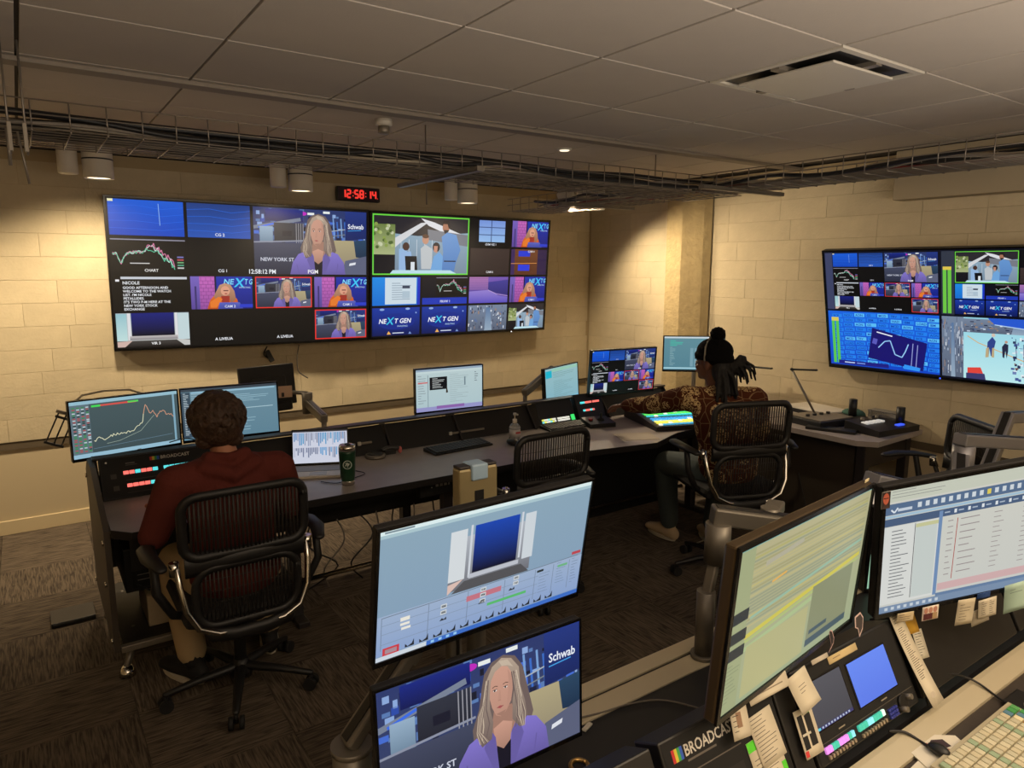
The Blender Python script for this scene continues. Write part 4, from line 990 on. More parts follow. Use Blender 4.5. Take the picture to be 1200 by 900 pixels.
def keys(k, x0, z0, n, dx, w, h, cols, name='key', glow=True, rowsn=1, dz=0, y=-.006, e=1.0):
    for r in range(rowsn):
        for i in range(n):
            c = cols[(i + r * n) % len(cols)] if not callable(cols) else cols(r, i)
            kk = ('key', c, round(w, 4), round(h, 4), glow)
            if kk not in bmeshes:
                bmeshes[kk] = MB().box(-w / 2, -.004, -h / 2, w / 2, .005, h / 2, .0012).mesh('key', mat('key_%d_%d_%d_%d' % (c + (glow,)), c, .4, emit=e if glow else 0))
            link(name, bmeshes[kk], k, (x0 + i * dx, y + .004, z0 - r * dz))
PK = (255, 120, 110); CY = (90, 220, 225); WH = (215, 215, 205); GR = (60, 220, 110)
def p_inter(s): broadcast_logo(s, .42, .16, .085, .28); s.rects([(.17, .15, .235, .175, (110, 106, 100)), (.17, .20, .25, .22, (84, 80, 76))]); s.rects([(.06, .40, .10, .52, (70, 66, 62)), (.07, .70, .11, .82, (70, 66, 62)), (.16, .58, .5, .6, (60, 56, 52)), (.16, .90, .5, .92, (60, 56, 52))])
k, L = panel('intercom_station', 'black intercom panel with pink and cyan lit keys at the left desk end', .24, .88, (3.765, DT + .005), (3.86, .925), p_inter)
keys(k, -.21, .02, 6, .026, .023, .017, [PK, PK, CY, PK, PK, CY]); keys(k, -.03, .02, 7, .026, .023, .017, [CY]); keys(k, -.20, -.045, 6, .026, .023, .017, [PK, PK, PK, PK, CY, PK]); keys(k, -.015, -.045, 6, .026, .023, .017, [PK])
for q in (-.29, .29): part('screw', MB().cyl((q, -.004, .08), (q, .002, .08), .005, seg=8), CHROME, k)
k, L = panel('button_box', 'black router panel with yellow, white and green lit keys below the tilted teal-page monitor', 2.97, 3.30, (3.90, DT + .005), (3.985, .90), None)
keys(k, -.14, -.055, 7, .018, .016, .012, [(220, 220, 90), WH, WH, (120, 220, 220)], rowsn=2, dz=.016); keys(k, .0, -.055, 7, .016, .014, .012, [WH], rowsn=2, dz=.016); keys(k, .128, -.05, 2, .016, .015, .02, [GR], rowsn=2, dz=.022)
k, L = panel('intercom_station', 'black intercom panel with pink and cyan lit keys beside the reaching hand', 3.32, 3.58, (3.88, DT + .005), (3.97, .92), None)
keys(k, -.08, .03, 5, .022, .02, .014, [CY, CY, PK, PK, PK]); keys(k, .04, .03, 3, .022, .02, .014, [PK]); keys(k, -.07, -.03, 5, .022, .02, .014, [CY, PK, PK])
# light dashes on bays (ports, labels)
for i, (x, w_) in enumerate([(1.52, .10), (1.64, .07), (2.36, .25)]):
    k = thing('cable_tag', ['grey cable connector strip on the bridge behind the steel tumbler', 'pale cable connector on the bridge near the round puck', 'long silver rail on the bridge behind the sanitizer bottle'][i], 'connector', (x, 3.90, .785 + .02 * (i < 2)))
    part('body', MB().box(-w_ / 2, -.008, -.008, w_ / 2, .0, .006, .002), ALUD, k); part('plug', MB().box(-w_ / 2 - .02, -.01, -.012, -w_ / 2, .004, .01, .002), WHITEP, k)

# vision switcher
k = thing('vision_switcher', 'vision mixer panel with rows of green, blue and yellow lit keys beside the seated operator', 'switcher', (3.93, 3.47, DT), R(-19))
part('case', MB().prof([(-.27, 0), (-.27, .03), (.26, .085), (.26, 0)], -.33, .33), DARK, k)
face = link('key_bed', MB().box(-.32, -.27, 0, .32, .26, .002).mesh('key_bed', BLACK), k, (0, 0, .058), (math.atan2(.055, .53), 0, 0))
rowc = [(230, 235, 230), (80, 220, 210), (60, 214, 120), (100, 226, 90), (60, 200, 200), (60, 150, 220), (70, 170, 225), (236, 226, 110), (240, 224, 80), (70, 160, 200)]
for r in range(10):
    for i in range(16):
        c = rowc[9 - r]; c = (240, 240, 225) if (i * 7 + r * 5) % 13 == 0 else c
        kk = ('sw', c)
        if kk not in bmeshes: bmeshes[kk] = MB().box(-.013, -.010, 0, .013, .010, .008, .0012).mesh('lit_key', mat('lit_%d_%d_%d' % c, c, .4, emit=.95))
        link('lit_key', bmeshes[kk], face, (-.28 + i * .031, -.235 + r * .033 + (.03 if r > 4 else 0), .002))
part('fader_bar', MB().box(.20, -.05, .07, .30, .05, .10, .006), ALUD, k)
k = thing('paper_sheet', 'sheet of white paper with a wood-grey tint lying in front of the vision mixer', 'paper', (3.31, 3.30, DT), R(-24)); part('page', MB().box(-.13, -.10, 0, .13, .10, .0025), mat('grey_paper', (176, 164, 148), .8), k); part('bottom_page', MB().box(-.128, -.103, 0, .132, .097, .0012), PAPER, k)
k = thing('joystick_controller', 'small black camera joystick controller between the keyboard and vision mixer', 'controller', (3.33, 3.70, DT), R(-15))
part('body', MB().prof([(-.08, 0), (-.08, .03), (.08, .05), (.08, 0)], -.10, .10), BLACK, k); part('stick', MB().loft([(.02, 0, .04), (.02, -.005, .085)], [.008, .011], 8), BLACK, k); part('boot', MB().lathe([(.03, .035), (.022, .05), (.01, .055)], 14, (.02, 0, 0)), RUBBER, k); part('dial', MB().cyl((-.06, 0, .04), (-.06, 0, .055), .016), mat('red_dial', (120, 30, 30), .4), k, 'dull red dial')

# keyboards
def keyboard(name, label, loc, rz, w=.43, d=.14, n=15, rowsn=5, kc=None, base=None, group=None):
    k = thing(name, label, 'keyboard', loc, rz, group); part('body', MB().prof([(-d / 2, 0), (-d / 2, .010), (d / 2, .022), (d / 2, 0)], -w / 2, w / 2), base or BLACK, k)
    ang = math.atan2(.012, d); px = (w - .02) / n; py = (d - .02) / rowsn
    for r in range(rowsn):
        for i in range(n):
            c = kc(r, i) if kc else (40, 39, 40)
            kk = ('kb', c, round(px, 4), round(py, 4))
            if kk not in bmeshes: bmeshes[kk] = MB().box(-px * .43, -py * .43, 0, px * .43, py * .43, .007, .0015).mesh('key', mat('kb_%d_%d_%d' % c, c, .5))
            y = -d / 2 + .01 + py * (r + .5)
            link('key', bmeshes[kk], k, (-w / 2 + .01 + px * (i + .5), y, .0165 + y * math.tan(ang)), (ang, 0, 0))
    return k
keyboard('keyboard', 'black keyboard on the middle of the console in front of the lone pale monitor', (2.17, 3.70, DT), R(4))
keyboard('keyboard', 'black keyboard in front of the panel of yellow, white and green keys', (3.12, 3.78, DT), R(-3), .40, .13)
# mouse, puck, sanitizer, tumbler, laptop
def mouse(loc, rz, label):
    k = thing('mouse', label, 'mouse', loc, rz); part('shell', MB().ell((0, 0, .012), (.031, .055, .022), 16, 8), BLACK, k); part('wheel', MB().cyl((-.004, .03, .03), (.004, .03, .03), .008, seg=10), ALUD, k)
mouse((2.50, 3.58, DT + .006), R(5), 'black mouse beside the sanitizer bottle')
k = thing('intercom_puck', 'round silver-rimmed speaker puck with a top cable on the desk', 'speaker', (1.65, 3.79, DT))
part('base', MB().lathe([(.058, 0), (.062, .008), (.058, .02), (.05, .022)], 28), ALU, k); part('grille', MB().lathe([(.05, .022), (.03, .028), (.001, .029)], 24), BLACK, k)
k = thing('headset_stand', 'small black gadget with a pink end behind the round puck', 'gadget', (1.76, 3.80, DT)); part('body', MB().loft([(-.05, .02, .03), (0, .02, .04), (.04, .0, .035)], [.014, .016, .014], 8), BLACK, k); part('pink_end', MB().ell((.055, 0, .022), (.013, .013, .022)), mat('pink_rubber', (190, 100, 96), .5), k, 'pink rubber end'); part('foot', MB().box(-.04, 0, 0, .03, .04, .03, .004), BLACK, k)
k = thing('sanitizer_bottle', 'clear pump bottle of hand sanitizer with red print on the desk', 'bottle', (2.57, 3.66, DT))
CLEAR = mat('clear_plastic', (206, 206, 206), .15, trans=.75)
part('bottle', MB().lathe([(.034, 0), (.036, .01), (.036, .095), (.026, .112), (.014, .12)], 20), CLEAR, k)
part('label_band', MB().lathe([(.0365, .03), (.0365, .08)], 20), mat('bottle_label', (190, 186, 186), .6), k, 'white label band'); part('print', MB().box(-.018, -.038, .055, .018, -.0372, .067), mat('red_print', (170, 50, 50), .6), k, 'red print')
part('pump_collar', MB().lathe([(.015, .12), (.015, .145), (.006, .148)], 14), WHITEP, k); part('pump_head', MB().lathe([(.004, .145), (.004, .17), (.011, .172), (.011, .186)], 12).box(-.004, -.035, .175, .004, 0, .185, .001), WHITEP, k)
k = thing('tumbler', 'green travel tumbler with steel lid standing by the laptop', 'tumbler', (1.315, 3.38, DT))
GRN = mat('dark_green_enamel', (26, 62, 40), .35)
part('body', MB().lathe([(.032, 0), (.033, .02), (.038, .05), (.043, .17), (.043, .185)], 28), GRN, k); part('base_ring', MB().lathe([(.0325, 0), (.0345, .022), (.0345, .024)], 28), CHROME, k)
part('lid', MB().lathe([(.0435, .183), (.0435, .20), (.038, .212), (.012, .214), (.01, .208)], 28), CHROME, k, 'steel lid'); part('slider', MB().box(-.01, -.03, .212, .01, .0, .222, .003), BLACK, k)
s = Scr(.05, .05)
s.ell(.5, .5, .46, .46, (196, 206, 196), n=24); s.ell(.5, .5, .38, .38, (26, 62, 40), n=24); s.line([(.3, .62), (.46, .40), (.56, .60), (.70, .36)], .09, (196, 206, 196)); s.line([(.3, .36), (.5, .30), (.68, .5)], .07, (196, 206, 196)); s.line([(.5, .3), (.52, .76)], .06, (196, 206, 196))
o = s.build('emblem', k, print_mat(), (-.0, -.0, .115)); o.rotation_euler = (0, 0, R(-22)); o.location = (-.0155, -.0385, .115); o['label'] = 'round white emblem'
k = thing('laptop', 'open laptop showing blue column charts between the seated man and green tumbler', 'laptop', (1.262, 3.665, DT), R(-24))
part('base', MB().box(-.155, -.11, 0, .155, .11, .014, .004), mat('silver_laptop', (206, 196, 180), .45, .0), k)
part('keyboard_deck', MB().box(-.135, -.01, .0135, .135, .095, .0155), mat('grey_keys', (120, 114, 108), .5), k); part('touchpad', MB().box(-.045, -.09, .0135, .045, -.025, .015), mat('touchpad_grey', (170, 162, 150), .4), k)
sc = link('screen_lid', MB().box(-.155, 0, 0, .155, .006, .205, .003).mesh('screen_lid', GLOSS), k, (0, .11, .012), (R(-14), 0, 0))
s = Scr(.297, .180); s.rect(0, 0, 1, 1, (200, 205, 220)); paint_laptop(s); s.build('display', sc, screen_mat(), (0, -.0008, .106))
cable([(1.21, 3.49, DT + .004), (1.27, 3.42, DT + .004), (1.36, 3.45, DT + .004), (1.46, 3.50, DT + .004), (1.44, 3.58, DT + .004)], .0025, CB[0], 'thin black cable curling on the desk beside the green tumbler')

# monitors on the console
monitor('monitor', 'left-hand monitor of the seated man showing a green and red price chart', 'monitor', (.464, 4.726, .911), .877, .61, .36, 10.6, -.8, .1, paint_chart)
monitor('monitor', 'monitor showing grey-blue text windows, partly hidden by the seated man head', 'monitor', (1.089, 4.84, .899), .877, .61, .36, -6.2, -.7, -.4, paint_terminal)
monitor('monitor', 'lone pale console monitor with a small black window on its page', 'monitor', (2.49, 4.362, .986), .93, .54, .33, -5.1, 1.1, -.4, paint_browser)
monitor('monitor', 'turned monitor with a pale teal document page left of the small multiview monitor', 'monitor', (3.643, 4.499, .892), .93, .54, .33, 20.4, -3.6, -.3, paint_doc)
monitor('monitor', 'desk monitor repeating the multiview with presenter, in front of the reaching operator', 'monitor', (3.799, 3.942, 1.061), .985, .61, .36, -8.5, 5.1, -.1, lambda s: multiview_left(s, False))
monitor('monitor', 'teal editor monitor in the corner behind the operator knit cap', 'monitor', (4.865, 4.166, 1.104), .93, .54, .32, -39, -1.7, 0, paint_editor)
# the turned-away monitor seen from behind
c = Vector((1.275, 4.62, 1.085))
k = thing('turned_monitor', 'black monitor turned away with its back showing below the left television', 'monitor', c, rot=(R(-6), 0, R(14)))
part('housing', MB().box(-.195, -.012, -.135, .195, .012, .135, .006), BLACK, k); part('rear_bulge', MB().box(-.12, -.03, -.09, .12, -.012, .06, .012), BLACK, k)
s = Scr(.06, .02); s.text('DELL', .1, .85, .7, (60, 56, 52), True, .8); s.build('maker_badge', k, print_mat(), (0, -.0305, .03)); part('swivel_plate', MB().box(-.06, -.05, -.17, .14, -.03, -.11, .01), BLACK, k)
k = thing('taped_card', 'small pinkish card taped at the right edge of the grey-blue text monitor', 'card', (1.262, 4.19, 1.113), R(-6)); part('card', MB().box(-.045, -.002, -.035, .035, 0, .035), mat('pink_card', (196, 164, 140), .8), k); part('doodle', MB().box(-.028, -.003, -.03, -.012, -.002, -.005), BLACK, k)
arm('monitor_arm', 'grey articulated arm reaching to the turned-away monitor', (1.45, 4.085, .80), [('c', (0, 0, 0), (0, 0, .02), .035, 'clamp'), ('b', (0, 0, .03), (.02, .35, .07), .045, .05, 'arm_beam'), ('c', (.02, .35, .0), (.02, .35, .135), .034, 'knuckle'), ('b', (.02, .35, .13), (-.13, .55, .13), .03, .02, 'link')], up=.115)
arm('monitor_arm', 'pale angled arm behind the turned teal-page monitor', (2.96, 4.085, .80), [('c', (0, 0, 0), (0, 0, .05), .022, 'clamp'), ('b', (0, 0, .04), (.34, .12, .17), .045, .05, 'arm_beam'), ('c', (.35, .12, .10), (.35, .12, .19), .025, 'knuckle')], up=.115)
arm('monitor_arm', 'short metal post under the lone pale monitor', (2.31, 4.085, .80), [('c', (0, 0, 0), (0, 0, .03), .035, 'clamp'), ('c', (0, 0, 0), (0, 0, .14), .018, 'post'), ('b', (0, 0, .13), (0, -.01, .13), .05, .05, 'link')], up=.115)
arm('monitor_arm', 'short post holding the price chart monitor', (.45, 4.10, .80), [('b', (-.0, .07, 0), (-.0, .07, .075), .04, .03, 'post')])
k = thing('mount_bracket', 'black wire mounting bracket at the left edge of the price chart monitor', 'bracket', (.11, 4.2, 1.03), rot=(0, R(25), 0))
m = MB()
for q in range(3): m.box(-.04 + q * .035, -.006, -.09, -.033 + q * .035, .006, .09, .002)
m.box(-.045, -.008, -.09, .045, .008, -.078, .002).box(-.045, -.008, .05, .045, .008, .062, .002); part('frame', m, BLACK, k); part('plate', MB().box(-.05, -.01, .075, .05, .01, .09, .002), ALUD, k)
m = MB()
for q in (0, .045): m.loft([(.27 + q, 4.06, 1.16 + .01), (.34 + q, 4.10, 1.195), (.50 + q, 4.14, 1.205), (.62 + q * .5, 4.16, 1.20)], .006, 6)
single('cable', MB().loft([(.17, 4.19, 1.155), (.22, 4.22, 1.19), (.32, 4.25, 1.20), (.44, 4.25, 1.195), (.50, 4.22, 1.17)], .0055, 8), CB[2], 'pale cable loop above the top of the price chart monitor', 'cable')
cable([(.22, 4.1, .88), (.215, 4.16, .7), (.23, 4.3, .45), (.24, 4.3, .1)], .003, CB[0], 'thin black cable hanging left of the console end panel')
cable([(.58, 4.0, .935), (.66, 3.98, .95), (.72, 3.99, .925)], .003, CB[0], 'thin cable arching under the price chart monitor')
# ================================================================== desk under the right wall
t = thing('side_desk', 'dark side desk against the right wall behind the operator', 'desk', (0, 0, 0))
part('worktop', MB().prism([(4.36, 2.36), (4.44, 2.26), (5.06, 2.28), (5.06, 4.05), (4.36, 4.05)], .715, .75), TOP, t)
part('front_panel', MB().box(4.46, 2.42, .08, 4.48, 4.0, .715), mat('dark_olive_panel', (52, 44, 34), .6), t)
part('leg', MB().box(4.44, 2.34, 0, 4.50, 2.40, .715, .004), DARK, t); part('leg', MB().box(4.98, 2.34, 0, 5.04, 2.40, .715, .004), DARK, t)
part('end_rail', MB().box(4.50, 2.35, .55, 4.98, 2.37, .69), DARK, t)
cable([(4.43, 2.95, .70), (4.42, 2.93, .4), (4.43, 2.96, .15), (4.3, 2.8, .01)], .004, CB[0], 'black cable hanging down the front of the side desk')
cable([(4.43, 2.80, .42), (4.42, 2.72, .2), (4.35, 2.6, .008), (4.1, 2.5, .008)], .003, CB[0], 'second thin cable trailing from the side desk to the floor')
k = thing('playback_console', 'black playback console with a tall knob at the near end of the side desk', 'mixer', (4.72, 2.80, .75), R(-8))
part('body', MB().box(-.24, -.16, 0, .24, .16, .05, .006), BLACK, k); part('faceplate', MB().box(-.22, -.14, .05, .12, .14, .056, .002), ALUD, k); part('lever', MB().cyl((.17, -.09, .05), (.17, -.09, .17), .028, seg=14), BLACK, k, 'tall black lever')
for q in range(4): part('knob', MB().cyl((-.16 + q * .07, .02, .055), (-.16 + q * .07, .02, .072), .014, seg=12), BLACK, k)
k = thing('audio_mixer', 'small black mixer with white and blue lit buttons at the side desk corner', 'mixer', (4.80, 2.43, .75), R(-6))
part('body', MB().prof([(-.13, 0), (-.13, .04), (.13, .07), (.13, 0)], -.22, .22), BLACK, k); part('lever', MB().cyl((.12, -.05, .05), (.12, -.05, .16), .028, seg=14), BLACK, k, 'tall black lever')
for q in range(5): part('button', MB().box(-.16 + q * .04, -.0, .055, -.13 + q * .04, .05, .068, .003), mat('button_white', (220, 220, 215), .4, emit=.4), k)
part('button', MB().box(.03, -.10, .045, .10, -.07, .055, .002), mat('button_blue', (60, 90, 240), .4, emit=1.0), k, 'blue lit bar')
for q in range(3): part('knob', MB().cyl((-.1 + q * .08, .08, .06), (-.1 + q * .08, .08, .085), .013, seg=10), ALU, k)
single('tray', MB().box(-.16, -.05, 0, .16, .05, .02, .005), BLACK, 'slim black tray at the front edge of the side desk', 'tray', (4.50, 2.62, .75), (0, 0, R(-70)))
k = thing('paper_stack', 'stack of white papers by the wall on the side desk', 'paper', (4.88, 3.35, .75), R(6))
for q in range(3): part('sheet', MB().box(-.12, -.17, q * .008, .12, .17, q * .008 + .006), PAPER, k, rot=(0, 0, R(5 * q - 5)))
k = thing('white_box', 'flat white device behind the playback console', 'device', (4.92, 2.99, .75), R(-10)); part('body', MB().box(-.13, -.2, 0, .13, .2, .06, .01), WHITEP, k); part('front', MB().box(-.131, -.15, .015, -.13, .15, .045), BLACK, k)
single('green_pouch', MB().ell((0, 0, .045), (.06, .09, .045), 14, 8), mat('teal_cloth', (60, 96, 84), .9), 'small teal pouch beside the flat white device', 'pouch', (4.95, 2.72, .75))
k = thing('clear_box', 'long clear plastic box beside the teal pouch', 'box', (4.97, 2.50, .75), R(2)); part('body', MB().box(-.05, -.10, 0, .05, .10, .10, .006), CLEAR, k); part('lid', MB().box(-.052, -.102, .10, .052, .102, .106, .002), CLEAR, k)
def desk_lamp(label, base, elbow, tip):
    b = Vector(base); k = thing('desk_lamp', label, 'lamp', base)
    part('base', MB().box(-.05, -.05, 0, .05, .05, .02, .008), BLACK, k); part('stem', MB().cyl((0, 0, .015), Vector(elbow) - b, .0085, seg=8), ALU if b.y < 3 else BLACK, k)
    part('light_bar', beam(MB(), Vector(elbow) - b, Vector(tip) - b, .03, .012, .003), BLACK, k); part('hinge', MB().ell(Vector(elbow) - b, (.012, .012, .012), 10, 6), BLACK, k)
desk_lamp('thin black desk lamp close behind the operator hair', (4.84, 3.66, .75), (4.88, 3.72, 1.05), (4.9, 3.40, 1.06))
desk_lamp('silver-stemmed desk lamp leaning over the playback console', (4.72, 2.86, .75), (4.68, 3.07, 1.11), (4.72, 2.90, 1.12))

arm('monitor_arm', 'metal stand holding the teal editor monitor in the corner', (4.60, 3.93, .75), [('c', (0, 0, 0), (0, 0, .012), .07, 'base_plate'), ('c', (0, 0, .01), (0, 0, .40), .018, 'post'), ('b', (0, 0, .40), (-.045, -.04, .40), .05, .05, 'link')])

# ================================================================== task chairs
FR = mat('chair_black', (24, 23, 23), .5); STR = mat('chair_elastomer', (44, 40, 36), .55)
def rrect(w, z0, z1, r, n=5):
    P = []
    for cx, cz, a0 in ((w - r, z1 - r, 0), (-w + r, z1 - r, 90), (-w + r, z0 + r, 180), (w - r, z0 + r, 270)):
        for k in range(n + 1): a = R(a0 + 90 * k / n); P.append((cx + r * math.cos(a), cz + r * math.sin(a)))
    return P
def by(x, z): return -.235 - (z - .5) * .06 + .35 * x * x        # back surface, curved round the sitter
def make_chair(label, loc, rz):
    t = thing('task_chair', label, 'chair', loc, rz, 'black task chairs with ribbed backs')
    def fr(name, w, z0, z1, r, th, m):
        P = rrect(w, z0, z1, r); P3 = [(x, by(x, z), z) for x, z in P]; P3.append(P3[0]); P3.append(P3[1])
        return part(name, MB().loft(P3, [(th, th * .8)] * len(P3), 8, cap=False), m, t)
    fr('upper_frame', .235, .73, .98, .06, .02, FR); fr('lower_frame', .20, .43, .68, .08, .017, FR)
    m = MB()
    for k in range(27): x = -.205 + k * .0158; m.box(x - .0035, -.004, .745, x + .0035, .004, .95) if 0 else m.loft([(x, by(x, .74), .74), (x, by(x, .85) - .002, .85), (x, by(x, .97), .97)], .0052, 4, cap=False)
    for z in (.80, .85, .90): m.loft([(x, by(x, z), z) for x in (-.22, -.11, 0, .11, .22)], .0015, 4, cap=False)
    part('upper_slats', m, STR, t)
    m = MB()
    for k in range(24): x = -.178 + k * .0155; m.loft([(x, by(x, .44), .44 + abs(x) ** 2 * .9), (x, by(x, .58), .58), (x, by(x, .68), .68)], .0036, 4, cap=False)
    for z in (.53, .58, .63): m.loft([(x, by(x, z), z) for x in (-.19, -.1, 0, .1, .19)], .0015, 4, cap=False)
    part('lower_slats', m, STR, t)
    vs = []; fs = []; N = 12
    for j, (z, d) in enumerate(((.665, 0), (.70, -.012), (.745, 0), (.745, .012), (.665, .012))):
        for k in range(N + 1): x = -.232 + .464 * k / N; vs.append((x, by(x, z) + d, z + .012 * abs(x) / .23 * (1 if z > .7 else -1)))
    for j in range(5):
        for k in range(N): a = j * (N + 1) + k; b = ((j + 1) % 5) * (N + 1) + k; fs.append((a, a + 1, b + 1, b))
    part('lumbar_band', MB().add(vs, fs, True), FR, t)
    # chrome yoke round the lower back
    for sx in (-1, 1):
        P = [(sx * .255, -.17, .70), (sx * .252, -.205, .62), (sx * .238, -.235, .52), (sx * .20, -.25, .445), (sx * .13, -.255, .41), (sx * .05, -.24, .40)]
        part('yoke_arm', MB().loft(P, [(.012, .018)] * 6, 10, cap=True), CHROME, t, 'polished metal yoke arm')
        part('yoke_joint', MB().cyl((sx * .262, -.175, .655), (sx * .262, -.175, .71), .02, seg=12), CHROME, t)
        a = part('armrest', MB().loft([(sx * .31, -.20, .70), (sx * .335, -.10, .712), (sx * .335, .02, .712), (sx * .315, .09, .705)], [(.014, .024), (.016, .034), (.016, .036), (.013, .028)], 10, side=(0, 0, 1)), FR, t)
        part('arm_support', MB().loft([(sx * .325, -.10, .70), (sx * .325, -.13, .58), (sx * .27, -.12, .47), (sx * .17, -.06, .415)], [.017, .018, .018, .02], 8), FR, a)
    part('lower_shell', MB().loft([(-.15, -.245, .405), (-.06, -.255, .39), (.06, -.255, .39), (.15, -.245, .405)], [(.03, .02)] * 4, 10, side=(0, 0, 1)), FR, t)
    part('spine', MB().loft([(0, -.24, .385), (0, -.16, .36), (0, -.02, .385)], [(.04, .03)] * 3, 10, side=(1, 0, 0)), FR, t)
    part('seat', MB().box(-.245, -.21, .415, .245, .26, .485, .035), mat('seat_fabric', (34, 32, 31), .9, bump=.2, bscale=200), t)
    part('tilt_mechanism', MB().box(-.09, -.12, .345, .09, .10, .415, .02), FR, t)
    part('tilt_lever', MB().cyl((.08, 0, .375), (.24, .02, .37), .007, seg=8), FR, t)
    part('gas_column', MB().cyl((0, 0, .10), (0, 0, .35), .026, seg=16), FR, t)
    part('hub', MB().lathe([(.045, .06), (.05, .09), (.035, .12), (.03, .14)], 16), FR, t)
    for q in range(5):
        a = R(90 + 72 * q + 18); c, s = math.cos(a), math.sin(a)
        L = part('base_leg', MB().loft([(c * .03, s * .03, .105), (c * .18, s * .18, .092), (c * .31, s * .31, .072)], [(.026, .02), (.02, .016), (.014, .013)], 8, side=(-s, c, 0)), FR, t)
        w = MB()
        for e in (-1, 1): w.cyl((c * .31 - s * .012 * e, s * .31 + c * .012 * e, .028), (c * .31 - s * .030 * e, s * .31 + c * .030 * e, .028), .028, seg=14)
        w.cyl((c * .31, s * .31, .03), (c * .31, s * .31, .075), .009, seg=8); part('caster', w, RUBBER, L)
    return t
ch1 = make_chair('black ribbed task chair of the man in the maroon hoodie', (.66, 3.05, 0), 0)
ch2 = dup(ch1, (3.43, 2.64, 0), R(-22), 'black ribbed task chair of the operator in the knit cap')
for c_ in ch2.children:       # this chair is raised on its gas column
    if c_.name.startswith('gas_column'): c_.scale.z = 1.33; c_.location.z = -.033
    elif not (c_.name.startswith('base_leg') or c_.name.startswith('hub')): c_.location.z += .115
ch3 = dup(ch1, (2.26, 3.10, 0), R(0), 'empty black task chair in front of the middle of the console')
ch4 = dup(ch1, (4.22, 1.86, 0), R(52), 'empty black task chair standing side-on under the right television')

# ================================================================== people
SKIN = mat('skin', (176, 120, 92), .6); SKIN2 = mat('skin_deep', (104, 66, 48), .6)
def hand(m, wrist, d, palm, s=1.0, thumb=1):
    """palm + five separate curled fingers; d = pointing direction, palm = palm normal"""
    d = Vector(d).normalized(); n = Vector(palm); n = (n - d * n.dot(d)).normalized(); u = d.cross(n) * thumb; w = Vector(wrist)
    m.loft([w, w + d * .03 * s, w + d * .085 * s], [(.022 * s, .017 * s), (.034 * s, .016 * s), (.038 * s, .013 * s)], 12, side=u)
    for i, (off, L) in enumerate(((.029, .072), (.010, .080), (-.010, .075), (-.029, .060))):
        b = w + d * .082 * s + u * off * s; L *= s
        m.loft([b, b + d * L * .4 + n * .006, b + d * L * .72 + n * .020, b + d * L * .90 + n * .038], [.0098 * s, .009 * s, .0082 * s, .0072 * s], 8)
    b = w + d * .028 * s + u * .030 * s
    m.loft([b, b + u * .024 + d * .022, b + u * .030 + d * .050 + n * .012, b + u * .024 + d * .068 + n * .022], [.012 * s, .0105 * s, .0095 * s, .008 * s], 8)
def head(m, c, face, s=1.0):
    """skull, jaw, nose, ears, brow; face = unit direction"""
    f = Vector(face).normalized(); r = f.cross(Vector((0, 0, 1))).normalized(); up = r.cross(f).normalized(); c = Vector(c)
    M = Matrix.Translation(c) @ Matrix(((r.x, f.x, up.x, 0), (r.y, f.y, up.y, 0), (r.z, f.z, up.z, 0), (0, 0, 0, 1))) @ Matrix.Scale(s, 4)
    m.ell((0, -.008, .03), (.073, .093, .085), 20, 14, M); m.ell((0, .022, -.035), (.057, .070, .075), 18, 12, M); m.ell((0, .062, -.085), (.026, .024, .022), 12, 8, M)
    m.ell((0, .093, -.018), (.0115, .018, .016), 10, 8, M); m.ell((0, .088, .004), (.008, .014, .026), 10, 8, M); m.ell((0, .080, .022), (.05, .012, .009), 12, 6, M)
    for e in (-1, 1): m.ell((e * .074, -.008, -.012), (.010, .020, .032), 10, 8, M); m.ell((e * .038, .066, -.028), (.02, .02, .018), 10, 8, M)
    m.ell((0, .088, -.050), (.024, .010, .006), 10, 6, M); m.ell((0, .086, -.062), (.021, .010, .006), 10, 6, M)
    return M
def face_bits(M, par):
    m = MB(); m2 = MB()
    for e in (-1, 1): m.ell((e * .031, .0785, .002), (.0125, .008, .008), 10, 8, M); m2.ell((e * .031, .0860, .002), (.0055, .002, .0055), 8, 6, M)
    part('eyes', m, mat('eye_white', (225, 220, 214), .3), par); part('pupils', m2, mat('pupil', (24, 18, 16), .3), par)
    m = MB()
    for e in (-1, 1): m.loft([M @ Vector((e * .015, .092, .025)), M @ Vector((e * .032, .090, .031)), M @ Vector((e * .052, .080, .024))], .0035, 6)
    part('eyebrows', m, mat('brow_dark', (30, 22, 18), .9), par); part('lips', MB().ell((0, .0955, -.055), (.021, .006, .008), 10, 6, M), mat('lip_tone', (128, 70, 62), .5), par)

